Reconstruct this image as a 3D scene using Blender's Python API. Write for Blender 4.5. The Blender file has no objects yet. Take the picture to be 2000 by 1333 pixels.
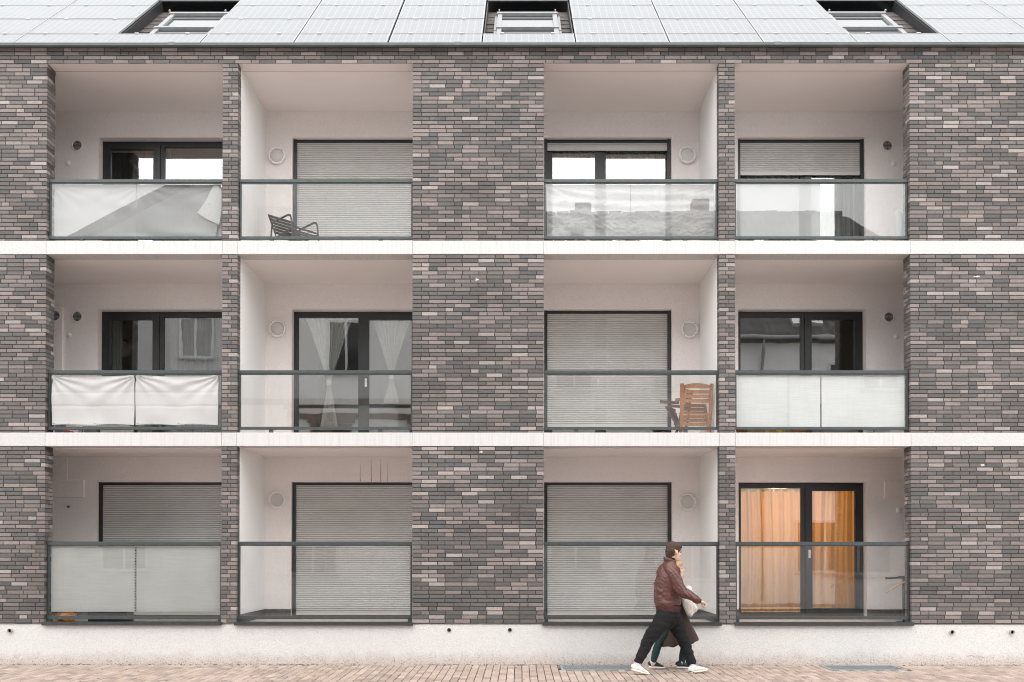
import bpy, bmesh, math, random
from mathutils import Vector, Matrix
random.seed(7)
R = math.radians
scene = bpy.context.scene
COL = scene.collection

# ------------------------------------------------------------------ camera
# facade plane is y = 0 (x to the right, z up, ground z = 0); camera stands across the street
CAM = Vector((0.0, -15.588, 1.692))
CM = ((0.9999985598, -0.0016663818, -0.0003217271),
      (0.0016624535, 0.9999284419, -0.0118468259),
      (0.0003414454, 0.0118462740, 0.9999297721))      # columns: right, forward, up
FPX, PX, PY = 2000.0, 1013.084, 1058.280
cam = bpy.data.cameras.new('camera')
cam.sensor_width = 36.0
cam.lens = 36.0
cam.shift_x = -(PX - 1000.0) / 2000.0
cam.shift_y = (PY - 666.5) / 2000.0
cam.clip_start = 0.1
cam.clip_end = 2000.0
cam_o = bpy.data.objects.new('camera', cam)
COL.objects.link(cam_o)
cam_o.matrix_world = Matrix(((CM[0][0], CM[0][2], -CM[0][1], CAM.x),
                             (CM[1][0], CM[1][2], -CM[1][1], CAM.y),
                             (CM[2][0], CM[2][2], -CM[2][1], CAM.z),
                             (0, 0, 0, 1)))
scene.camera = cam_o

# ------------------------------------------------------------------ sky, sun, exposure (bright overcast)
SUN_EL, SUN_ROT = R(34), R(184)
world = bpy.data.worlds.new('World')
scene.world = world
world.use_nodes = True
wn = world.node_tree.nodes
wl = world.node_tree.links
wn.clear()
w_out = wn.new('ShaderNodeOutputWorld')
w_bg = wn.new('ShaderNodeBackground')
w_sky = wn.new('ShaderNodeTexSky')
w_sky.sky_type = 'NISHITA'
w_sky.sun_disc = False
w_sky.sun_elevation = SUN_EL
w_sky.sun_rotation = SUN_ROT
w_sky.air_density = 1.6
w_sky.dust_density = 6.0
w_sky.ozone_density = 1.0
w_hsv = wn.new('ShaderNodeHueSaturation')               # cloud cover: takes the blue out of the sky
w_hsv.inputs['Saturation'].default_value = 0.06
w_bg.inputs['Strength'].default_value = 0.11
wl.new(w_sky.outputs['Color'], w_hsv.inputs['Color'])
w_mix = wn.new('ShaderNodeMix')                          # even cloud layer over most of the clear-sky gradient
w_mix.data_type = 'RGBA'
w_mix.inputs[0].default_value = 0.85
w_mix.inputs[7].default_value = (7.6, 7.7, 7.8, 1)
wl.new(w_hsv.outputs['Color'], w_mix.inputs[6])
wl.new(w_mix.outputs[2], w_bg.inputs['Color'])
wl.new(w_bg.outputs['Background'], w_out.inputs['Surface'])

sun = bpy.data.lights.new('sun', 'SUN')
sun.energy = 1.5
sun.angle = R(140)                                     # fully diffused by cloud
sun.color = (1.0, 0.975, 0.95)
sun_o = bpy.data.objects.new('sun', sun)
COL.objects.link(sun_o)
sd = Vector((math.sin(SUN_ROT) * math.cos(SUN_EL), math.cos(SUN_ROT) * math.cos(SUN_EL), math.sin(SUN_EL)))
sun_o.rotation_euler = sd.to_track_quat('Z', 'Y').to_euler()
sun_o.location = sd * 60

scene.view_settings.view_transform = 'Standard'
scene.view_settings.look = 'None'
scene.view_settings.gamma = 1.0
scene.view_settings.exposure = 1.3
scene.view_settings.use_curve_mapping = False
scene.cycles.max_bounces = 10
scene.cycles.transparent_max_bounces = 24
scene.cycles.use_denoising = True
scene.cycles.filter_width = 1.1


def at(px, py, Y=0.0):
    """world point at depth y = Y on the line of sight through photo pixel (px, py)"""
    q = ((px - PX) / FPX, 1.0, -(py - PY) / FPX)
    w = [sum(CM[i][j] * q[j] for j in range(3)) for i in range(3)]
    t = (Y - CAM.y) / w[1]
    return Vector((CAM.x + w[0] * t, Y, CAM.z + w[2] * t))


# ------------------------------------------------------------------ materials
MATS = {}


class NT:
    def __init__(self, name):
        self.m = bpy.data.materials.new(name)
        self.m.use_nodes = True
        self.t = self.m.node_tree
        self.t.nodes.clear()
        self.out = self.n('ShaderNodeOutputMaterial')
        MATS[name] = self.m

    def n(self, typ, **kw):
        nd = self.t.nodes.new(typ)
        for k, v in kw.items():
            if hasattr(nd, k):
                setattr(nd, k, v)
        return nd

    def link(self, a, b):
        self.t.links.new(a, b)

    def coords(self, kind='Object'):
        return self.n('ShaderNodeTexCoord').outputs[kind]

    def pos(self):
        return self.n('ShaderNodeNewGeometry').outputs['Position']

    def mapping(self, src, scale=(1, 1, 1), rot=(0, 0, 0), loc=(0, 0, 0)):
        mp = self.n('ShaderNodeMapping')
        mp.inputs['Scale'].default_value = scale
        mp.inputs['Rotation'].default_value = rot
        mp.inputs['Location'].default_value = loc
        self.link(src, mp.inputs['Vector'])
        return mp.outputs['Vector']

    def noise(self, src, scale, detail=4, rough=0.55):
        nd = self.n('ShaderNodeTexNoise')
        nd.inputs['Scale'].default_value = scale
        nd.inputs['Detail'].default_value = detail
        nd.inputs['Roughness'].default_value = rough
        self.link(src, nd.inputs['Vector'])
        return nd.outputs['Fac']

    def ramp(self, fac, stops):
        r = self.n('ShaderNodeValToRGB')
        el = r.color_ramp.elements
        while len(el) < len(stops):
            el.new(0.5)
        for e, (p, c) in zip(el, stops):
            e.position = p
            e.color = (c[0], c[1], c[2], 1)
        self.link(fac, r.inputs['Fac'])
        return r.outputs['Color']

    def mix(self, a, b, fac, mode='MIX'):
        mx = self.n('ShaderNodeMix', data_type='RGBA', blend_type=mode)
        for k, v in ((0, fac), (6, a), (7, b)):
            if hasattr(v, 'is_output') or hasattr(v, 'links'):
                self.link(v, mx.inputs[k])
            elif k == 0:
                mx.inputs[0].default_value = v
            else:
                mx.inputs[k].default_value = (v[0], v[1], v[2], 1)
        return mx.outputs[2]

    def math(self, op, a, b=0.0, clamp=False):
        nd = self.n('ShaderNodeMath', operation=op)
        nd.use_clamp = clamp
        for k, v in ((0, a), (1, b)):
            if hasattr(v, 'links'):
                self.link(v, nd.inputs[k])
            else:
                nd.inputs[k].default_value = v
        return nd.outputs[0]

    def bump(self, h, strength=0.3, dist=0.01):
        b = self.n('ShaderNodeBump')
        b.inputs['Strength'].default_value = strength
        b.inputs['Distance'].default_value = dist
        self.link(h, b.inputs['Height'])
        return b.outputs['Normal']

    def bsdf(self, color, rough=0.7, metallic=0.0, normal=None, spec=0.5, coat=0.0, coat_rough=0.05, connect=True):
        b = self.n('ShaderNodeBsdfPrincipled')
        if hasattr(color, 'links'):
            self.link(color, b.inputs['Base Color'])
        else:
            b.inputs['Base Color'].default_value = (color[0], color[1], color[2], 1)
        if hasattr(rough, 'links'):
            self.link(rough, b.inputs['Roughness'])
        else:
            b.inputs['Roughness'].default_value = rough
        b.inputs['Metallic'].default_value = metallic
        b.inputs['Specular IOR Level'].default_value = spec
        b.inputs['Coat Weight'].default_value = coat
        b.inputs['Coat Roughness'].default_value = coat_rough
        if normal is not None:
            self.link(normal, b.inputs['Normal'])
        if connect:
            self.link(b.outputs['BSDF'], self.out.inputs['Surface'])
        return b


def mat_plain(name, color, rough=0.6, metallic=0.0, var=0.12, vscale=6.0, bump=0.0, bscale=60.0, spec=0.5, coat=0.0):
    t = NT(name)
    p = t.pos()
    n1 = t.noise(p, vscale, 5)
    lo = tuple(max(0, c * (1 - var)) for c in color)
    hi = tuple(min(1, c * (1 + var)) for c in color)
    col = t.ramp(n1, [(0.3, lo), (0.7, hi)])
    nrm = None
    if bump:
        nrm = t.bump(t.noise(p, bscale, 3), bump, 0.004)
    t.bsdf(col, rough, metallic, nrm, spec, coat)
    return t.m


# brick: colour per brick from a mesh attribute, grain and fire marks on top
t = NT('brick')
att = t.n('ShaderNodeAttribute', attribute_name='tint')
p = t.pos()
streak = t.noise(t.mapping(p, (7, 7, 26)), 2.2, 4, 0.6)
fine = t.noise(p, 140, 3)
c1 = t.mix(att.outputs['Color'], (0.045, 0.045, 0.05), t.math('MULTIPLY', t.math('SUBTRACT', streak, 0.5, True), 1.5, True))
c2 = t.mix(c1, t.ramp(fine, [(0.25, (0.62, 0.62, 0.62)), (0.75, (1.25, 1.24, 1.22))]), 1.0, 'MULTIPLY')
lime = t.noise(t.mapping(p, (1.2, 1.2, 2.0)), 1.6, 6, 0.7)
c3 = t.mix(c2, (0.55, 0.53, 0.52), t.math('MULTIPLY', t.math('SUBTRACT', lime, 0.58, True), 0.9, True))
drift = t.noise(t.mapping(p, (0.5, 1, 0.45)), 1.3, 4, 0.55)
c3 = t.mix(c3, t.ramp(drift, [(0.3, (0.84, 0.83, 0.82)), (0.7, (1.14, 1.14, 1.14))]), 1.0, 'MULTIPLY')
t.bsdf(c3, 0.82, 0, t.bump(fine, 0.35, 0.003), 0.35)

mat_plain('mortar', (0.072, 0.058, 0.052), 0.95, var=0.3, vscale=9, bump=0.4, bscale=220)


def plaster(name, color, grain, dirt_col, dirt, bscale=150, bstr=0.5, spots=0.0, low_dirt=None):
    t = NT(name)
    p = t.pos()
    big = t.noise(t.mapping(p, (1, 1, 0.6)), 1.1, 6, 0.6)
    vor = t.noise(p, bscale, 2, 0.8)
    col = t.mix(color, dirt_col, t.math('MULTIPLY', t.math('SUBTRACT', big, 0.45, True), dirt, True))
    col = t.mix(col, t.ramp(vor, [(0.34, (1 - grain,) * 3), (0.56, (1.0, 1.0, 1.0))]), 1.0, 'MULTIPLY')
    if spots:
        sp = t.noise(p, 42, 2, 0.5)
        col = t.mix(col, dirt_col, t.math('MULTIPLY', t.math('SUBTRACT', sp, 0.66, True), spots, True))
    if low_dirt:
        # splash dirt thrown up from the paving: ragged band along the foot of the wall
        z = t.n('ShaderNodeSeparateXYZ')
        t.link(p, z.inputs[0])
        rag = t.noise(t.mapping(p, (2.2, 1, 1.0)), 2.0, 6, 0.7)
        h = t.math('SUBTRACT', 1.0, t.math('DIVIDE', z.outputs['Z'], t.math('ADD', t.math('MULTIPLY', rag, 0.36), 0.03)), True)
        col = t.mix(col, low_dirt, t.math('MULTIPLY', h, 0.75, True))
        sp2 = t.noise(p, 60, 2, 0.6)
        h2 = t.math('MULTIPLY', t.math('SUBTRACT', sp2, 0.52, True), t.math('MULTIPLY', h, 7.0), True)
        col = t.mix(col, (0.24, 0.19, 0.16), h2)
    t.bsdf(col, 0.9, 0, t.bump(vor, bstr, 0.006), 0.25)
    return t.m


plaster('loggia_plaster', (0.88, 0.825, 0.805), 0.11, (0.70, 0.64, 0.62), 0.5, 75, 0.6)
plaster('loggia_white', (0.87, 0.868, 0.86), 0.03, (0.66, 0.65, 0.64), 0.35, 90, 0.15)
plaster('ceiling_paint', (0.88, 0.825, 0.805), 0.03, (0.72, 0.66, 0.64), 0.35, 60, 0.1)
plaster('band_paint', (0.83, 0.83, 0.82), 0.03, (0.66, 0.65, 0.63), 0.35, 90, 0.15)
plaster('band_rough', (0.60, 0.60, 0.592), 0.12, (0.50, 0.49, 0.48), 0.4, 60, 0.9, 1.0)
plaster('plinth_render', (0.68, 0.675, 0.665), 0.17, (0.52, 0.50, 0.48), 0.55, 58, 1.0, 2.2, (0.52, 0.43, 0.38))

# streaked white concrete edge (drips run down it)
t = NT('band_streaked')
p = t.pos()
stk = t.noise(t.mapping(p, (9, 1, 0.35)), 3.2, 5, 0.65)
sp = t.noise(p, 55, 2, 0.5)
col = t.mix((0.60, 0.595, 0.588), (0.40, 0.385, 0.365), t.math('MULTIPLY', t.math('SUBTRACT', stk, 0.48, True), 1.9, True))
col = t.mix(col, (0.45, 0.43, 0.41), t.math('MULTIPLY', t.math('SUBTRACT', sp, 0.72, True), 2.5, True))
t.bsdf(col, 0.85, 0, t.bump(t.noise(p, 80, 3), 0.15, 0.004), 0.3)

mat_plain('rail_metal', (0.045, 0.057, 0.059), 0.42, 0.0, 0.18, 14, spec=0.6)
mat_plain('sill_metal', (0.028, 0.036, 0.038), 0.4, 0.0, 0.25, 9, spec=0.6)
mat_plain('gutter_metal', (0.115, 0.14, 0.14), 0.45, 0.0, 0.12, 5)
mat_plain('frame_dark', (0.022, 0.024, 0.025), 0.38, 0.0, 0.15, 8)
mat_plain('slat_paint', (0.62, 0.612, 0.60), 0.42, 0.0, 0.05, 3)
mat_plain('lamp_white', (0.86, 0.84, 0.82), 0.45, var=0.04)
mat_plain('lamp_glass', (0.62, 0.59, 0.57), 0.25, var=0.05)
mat_plain('vent_dark', (0.10, 0.092, 0.086), 0.7)
mat_plain('alu', (0.62, 0.63, 0.64), 0.35, 0.35, 0.08, 12)
mat_plain('alu_panel', (0.34, 0.345, 0.35), 0.5, 0.0, 0.05, 12)
mat_plain('skylight_alu', (0.24, 0.245, 0.25), 0.5, 0.0, 0.1, 12)
mat_plain('roof_membrane', (0.018, 0.018, 0.019), 0.85)
mat_plain('roof_tile', (0.075, 0.062, 0.058), 0.7, var=0.4, vscale=11, bump=0.3, bscale=90)
mat_plain('copper', (0.30, 0.15, 0.08), 0.55, 0.3, 0.3, 20)
mat_plain('loggia_floor', (0.58, 0.50, 0.455), 0.75, var=0.2, vscale=10)
mat_plain('skirting', (0.075, 0.08, 0.08), 0.6, var=0.3, vscale=20)
mat_plain('room_paint', (0.42, 0.41, 0.39), 0.9, var=0.05)
mat_plain('room_floor', (0.16, 0.11, 0.08), 0.6)
mat_plain('chair_metal', (0.028, 0.027, 0.026), 0.45, var=0.15)
mat_plain('rust', (0.62, 0.38, 0.21), 0.9, var=0.3, vscale=30)
mat_plain('chip', (0.62, 0.60, 0.58), 0.95, bump=0.8, bscale=120)
mat_plain('steel_grate', (0.40, 0.42, 0.43), 0.45, 0.5, 0.15, 20)
mat_plain('grate_dark', (0.03, 0.03, 0.03), 0.9)
mat_plain('pipe_grey', (0.42, 0.40, 0.38), 0.6)
mat_plain('black_void', (0.008, 0.007, 0.006), 0.9)
mat_plain('white_plastic', (0.78, 0.77, 0.74), 0.4, var=0.03)
mat_plain('orange_bag', (0.75, 0.28, 0.03), 0.55, var=0.3, vscale=14)
mat_plain('terracotta', (0.48, 0.19, 0.10), 0.8)
mat_plain('box_grey', (0.27, 0.27, 0.27), 0.7)
mat_plain('box_white', (0.70, 0.69, 0.66), 0.6)
mat_plain('yellow_plastic', (0.75, 0.50, 0.05), 0.4)
mat_plain('red_glove', (0.60, 0.12, 0.07), 0.7)
mat_plain('house_white', (0.80, 0.80, 0.79), 0.9, var=0.08, vscale=0.7)
mat_plain('house_grey', (0.50, 0.50, 0.50), 0.9, var=0.08, vscale=0.7)
mat_plain('house_brown', (0.17, 0.10, 0.07), 0.8)
mat_plain('house_frame', (0.62, 0.62, 0.61), 0.6)
mat_plain('house_shutter', (0.30, 0.30, 0.29), 0.6)
mat_plain('zinc', (0.30, 0.32, 0.33), 0.45, 0.4)
mat_plain('asphalt', (0.055, 0.055, 0.057), 0.9, var=0.2, vscale=12, bump=0.4, bscale=160)
mat_plain('kerb_stone', (0.33, 0.32, 0.31), 0.85, bump=0.3)

t = NT('house_roof')
p = t.pos()
wv = t.n('ShaderNodeTexWave', wave_type='BANDS', bands_direction='X')
wv.inputs['Scale'].default_value = 1.05
t.link(p, wv.inputs['Vector'])
wz = t.n('ShaderNodeTexWave', wave_type='BANDS', bands_direction='Z', wave_profile='SAW')
wz.inputs['Scale'].default_value = 0.62
t.link(p, wz.inputs['Vector'])
h = t.math('ADD', wv.outputs['Fac'], t.math('MULTIPLY', wz.outputs['Fac'], 1.3))
col = t.mix(t.ramp(t.noise(p, 3.5, 5), [(0.3, (0.06, 0.055, 0.052)), (0.7, (0.13, 0.12, 0.115))]),
            t.ramp(wz.outputs['Fac'], [(0.0, (0.55, 0.55, 0.55)), (0.25, (1, 1, 1))]), 1.0, 'MULTIPLY')
t.bsdf(col, 0.7, 0, t.bump(h, 0.9, 0.05), 0.4)

# paving stones: tint per stone
t = NT('paver')
att = t.n('ShaderNodeAttribute', attribute_name='tint')
p = t.pos()
g = t.noise(p, 95, 3, 0.7)
st = t.noise(p, 1.3, 5, 0.6)
col = t.mix(att.outputs['Color'], (0.17, 0.135, 0.11), t.math('MULTIPLY', t.math('SUBTRACT', st, 0.48, True), 1.3, True))
col = t.mix(col, t.ramp(g, [(0.3, (0.7, 0.7, 0.7)), (0.7, (1.2, 1.2, 1.2))]), 1.0, 'MULTIPLY')
t.bsdf(col, 0.88, 0, t.bump(g, 0.5, 0.004), 0.3)
mat_plain('paver_bed', (0.085, 0.065, 0.052), 0.95, var=0.35, vscale=25, bump=0.4, bscale=200)

# solar cells under glass: grid of pale fingers printed on grey-blue cells
t = NT('solar_cells')
oc = t.coords('Object')
sx = t.n('ShaderNodeSeparateXYZ')
t.link(oc, sx.inputs[0])
NCX, NCY = 12, 6


def grid_line(coord, size, n, w):
    f = t.math('FRACT', t.math('MULTIPLY', t.math('ADD', coord, size / 2), n / size))
    d = t.math('ABSOLUTE', t.math('SUBTRACT', f, 0.5))
    return t.math('GREATER_THAN', d, 0.5 - w)


gx = grid_line(sx.outputs['X'], 1.38, NCX, 0.030)
gy = grid_line(sx.outputs['Y'], 0.92, NCY, 0.025)
bus = grid_line(sx.outputs['Y'], 0.92, NCY * 3, 0.05)
fx = t.math('ABSOLUTE', t.math('SUBTRACT', t.math('FRACT', t.math('MULTIPLY', t.math('ADD', sx.outputs['X'], 0.69), NCX / 1.38)), 0.5))
fy = t.math('ABSOLUTE', t.math('SUBTRACT', t.math('FRACT', t.math('MULTIPLY', t.math('ADD', sx.outputs['Y'], 0.46), NCY / 0.92)), 0.5))
dia = t.math('GREATER_THAN', t.math('ADD', fx, fy), 0.94)
line = t.math('MAXIMUM', t.math('MAXIMUM', gx, gy), dia)
base = t.ramp(t.noise(oc, 7, 3), [(0.3, (0.105, 0.11, 0.12)), (0.7, (0.13, 0.137, 0.147))])
col = t.mix(base, (0.24, 0.245, 0.25), t.math('MULTIPLY', bus, 0.35))
col = t.mix(col, (0.26, 0.265, 0.27), line)
t.bsdf(col, 0.30, 0, None, 0.5, 0.25, 0.15)


def glass(name, tint=(0.978, 0.988, 0.984), f0=0.075, rough=0.0, haze=0.0, haze_col=(0.8, 0.8, 0.8), wave=0.0, dirt=0.0):
    t = NT(name)
    lw = t.n('ShaderNodeLayerWeight')
    lw.inputs['Blend'].default_value = 0.5
    geo = t.n('ShaderNodeNewGeometry')
    s = t.math('POWER', lw.outputs['Facing'], 5.0)
    fr = t.math('ADD', t.math('MULTIPLY', s, 1 - f0), f0)
    fr = t.math('MULTIPLY', fr, t.math('SUBTRACT', 1.0, geo.outputs['Backfacing']))
    tr = t.n('ShaderNodeBsdfTransparent')
    tr.inputs['Color'].default_value = (*tint, 1)
    gl = t.n('ShaderNodeBsdfGlossy')
    gl.inputs['Roughness'].default_value = rough
    gl.inputs['Color'].default_value = (1, 1, 1, 1)
    if wave:
        t.link(t.bump(t.noise(t.mapping(t.pos(), (1, 1, 0.8)), 1.7, 2, 0.4), wave, 0.02), gl.inputs['Normal'])
    a = tr.outputs[0]
    if haze or dirt:
        df = t.n('ShaderNodeBsdfDiffuse')
        df.inputs['Color'].default_value = (*haze_col, 1)
        mx = t.n('ShaderNodeMixShader')
        if dirt:
            nz = t.noise(t.mapping(t.pos(), (14, 1, 1.4)), 2.0, 6, 0.7)
            t.link(t.math('ADD', t.math('MULTIPLY', t.math('SUBTRACT', nz, 0.42, True), dirt), haze), mx.inputs[0])
        else:
            mx.inputs[0].default_value = haze
        t.link(a, mx.inputs[1])
        t.link(df.outputs[0], mx.inputs[2])
        a = mx.outputs[0]
    m2 = t.n('ShaderNodeMixShader')
    t.link(fr, m2.inputs[0])
    t.link(a, m2.inputs[1])
    t.link(gl.outputs[0], m2.inputs[2])
    t.link(m2.outputs[0], t.out.inputs['Surface'])
    return t.m


glass('balustrade_glass', (0.985, 0.991, 0.988), f0=0.09, wave=0.02, haze=0.0, dirt=0.05)
glass('window_glass', (0.88, 0.905, 0.895), f0=0.25, wave=0.05)
glass('skylight_glass', (0.5, 0.53, 0.54), f0=0.25)
mat_plain('house_glass', (0.02, 0.022, 0.025), 0.06, var=0.3, vscale=1.5)


def cloth(name, color, transl=0.25, rough=0.9, var=0.05, weave=220, transp=0.0, gloss=0.0, stripes=None):
    t = NT(name)
    p = t.pos()
    n1 = t.noise(p, 2.3, 5)
    col = t.ramp(n1, [(0.3, tuple(c * (1 - var) for c in color)), (0.7, tuple(min(1, c * (1 + var)) for c in color))])
    hgt = t.noise(p, weave, 2)
    if stripes:
        sw = t.noise(t.mapping(p, stripes), 3.0, 4, 0.7)
        col = t.mix(col, tuple(c * 0.72 for c in color), t.math('MULTIPLY', t.math('SUBTRACT', sw, 0.42, True), 2.0, True))
        hgt = sw
    b = t.bsdf(col, rough, 0, t.bump(hgt, 0.25, 0.003), 0.25 + gloss, connect=False)
    tl = t.n('ShaderNodeBsdfTranslucent')
    t.link(col, tl.inputs['Color'])
    mx = t.n('ShaderNodeMixShader')
    mx.inputs[0].default_value = transl
    t.link(b.outputs[0], mx.inputs[1])
    t.link(tl.outputs[0], mx.inputs[2])
    o = mx.outputs[0]
    if transp:
        tp = t.n('ShaderNodeBsdfTransparent')
        m2 = t.n('ShaderNodeMixShader')
        m2.inputs[0].default_value = transp
        t.link(o, m2.inputs[1])
        t.link(tp.outputs[0], m2.inputs[2])
        o = m2.outputs[0]
    t.link(o, t.out.inputs['Surface'])
    return t.m


cloth('white_sheet', (0.60, 0.60, 0.595), 0.25)
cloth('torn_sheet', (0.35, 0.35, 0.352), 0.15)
cloth('grey_sheet', (0.52, 0.525, 0.53), 0.2)
cloth('white_screen', (0.72, 0.735, 0.73), 0.2, stripes=(1.0, 1, 60))
cloth('grey_screen', (0.44, 0.44, 0.43), 0.15, stripes=(1.0, 1, 60))
cloth('plastic_film', (0.30, 0.30, 0.30), 0.1, 0.22, transp=0.18, gloss=0.2)
cloth('milky_film', (0.36, 0.365, 0.37), 0.1, 0.6, transp=0.15)
cloth('sheer', (0.88, 0.87, 0.84), 0.12, transp=0.06)
cloth('sheer_thin', (0.60, 0.61, 0.61), 0.3, transp=0.50)
cloth('grey_curtain', (0.34, 0.345, 0.345), 0.3)
cloth('dark_curtain', (0.07, 0.07, 0.072), 0.2)
cloth('orange_curtain', (0.84, 0.53, 0.28), 0.45)
cloth('tote_canvas', (0.70, 0.66, 0.60), 0.1)
cloth('paper', (0.78, 0.74, 0.66), 0.4)
cloth('coat_wool', (0.050, 0.034, 0.031), 0.0, weave=300, var=0.25)
cloth('trouser_cloth', (0.014, 0.014, 0.015), 0.0, weave=320, var=0.25)
cloth('leggings', (0.022, 0.045, 0.046), 0.0, weave=300, var=0.3)
cloth('rib_knit', (0.075, 0.033, 0.033), 0.0, weave=260)
cloth('black_shirt', (0.014, 0.016, 0.019), 0.0)
cloth('sock', (0.60, 0.61, 0.61), 0.0)
cloth('scarf', (0.66, 0.44, 0.30), 0.05)
mat_plain('shoe_white', (0.76, 0.74, 0.71), 0.55, var=0.05, vscale=20)
mat_plain('shoe_sole', (0.74, 0.66, 0.58), 0.6, var=0.08, vscale=30)
mat_plain('shoe_black', (0.018, 0.018, 0.02), 0.6)
mat_plain('eye_dark', (0.02, 0.015, 0.012), 0.2)
t = NT('leather')
p = t.pos()
cr = t.noise(p, 26, 5, 0.65)
fine = t.noise(p, 210, 3)
col = t.ramp(t.noise(p, 8, 4), [(0.3, (0.072, 0.026, 0.022)), (0.72, (0.135, 0.050, 0.042))])
t.bsdf(col, t.math('ADD', t.math('MULTIPLY', cr, 0.25), 0.22), 0, t.bump(t.math('ADD', cr, t.math('MULTIPLY', fine, 0.25)), 0.35, 0.012), 0.5)
t = NT('skin')
p = t.pos()
b = t.bsdf(t.ramp(t.noise(p, 30, 4), [(0.3, (0.62, 0.38, 0.29)), (0.7, (0.74, 0.49, 0.39))]), 0.5, 0, t.bump(t.noise(p, 260, 2), 0.1, 0.002), 0.4)
b.inputs['Subsurface Weight'].default_value = 0.08
b.inputs['Subsurface Radius'].default_value = (0.02, 0.008, 0.004)


def hair_mat(name, a, bcol):
    t = NT(name)
    p = t.coords('Object')
    s = t.noise(t.mapping(p, (60, 60, 9)), 3.0, 3, 0.6)
    t.bsdf(t.ramp(s, [(0.32, a), (0.7, bcol)]), 0.58, 0, t.bump(s, 0.9, 0.008), 0.35)


hair_mat('hair_brown', (0.026, 0.014, 0.010), (0.115, 0.066, 0.045))
hair_mat('hair_blonde', (0.30, 0.17, 0.08), (0.62, 0.42, 0.24))


def wood(name, a, bcol):
    t = NT(name)
    p = t.pos()
    s = t.noise(t.mapping(p, (30, 30, 3)), 2.5, 5, 0.65)
    t.bsdf(t.ramp(s, [(0.3, a), (0.7, bcol)]), 0.6, 0, t.bump(s, 0.3, 0.004), 0.35)


wood('wood_warm', (0.22, 0.085, 0.03), (0.46, 0.21, 0.085))
wood('wood_dark', (0.055, 0.028, 0.02), (0.14, 0.075, 0.055))
wood('wood_pale', (0.42, 0.24, 0.11), (0.60, 0.38, 0.20))


# ------------------------------------------------------------------ mesh helpers
def new_obj(name, me, parent=None, mat=None, smooth=False):
    o = bpy.data.objects.new(name, me)
    COL.objects.link(o)
    if mat:
        for m in (mat if isinstance(mat, (list, tuple)) else [mat]):
            me.materials.append(MATS[m])
    if parent is not None:
        o.parent = parent
    if smooth:
        me.shade_smooth()
    return o


def empty(name, loc=(0, 0, 0), parent=None):
    o = bpy.data.objects.new(name, None)
    o.empty_display_size = 0.1
    COL.objects.link(o)
    o.location = loc
    if parent is not None:
        o.parent = parent
    return o


def tag(o, label=None, cat=None, group=None, kind=None):
    for k, v in (('label', label), ('category', cat), ('group', group), ('kind', kind)):
        if v:
            o[k] = v
    return o


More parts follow.
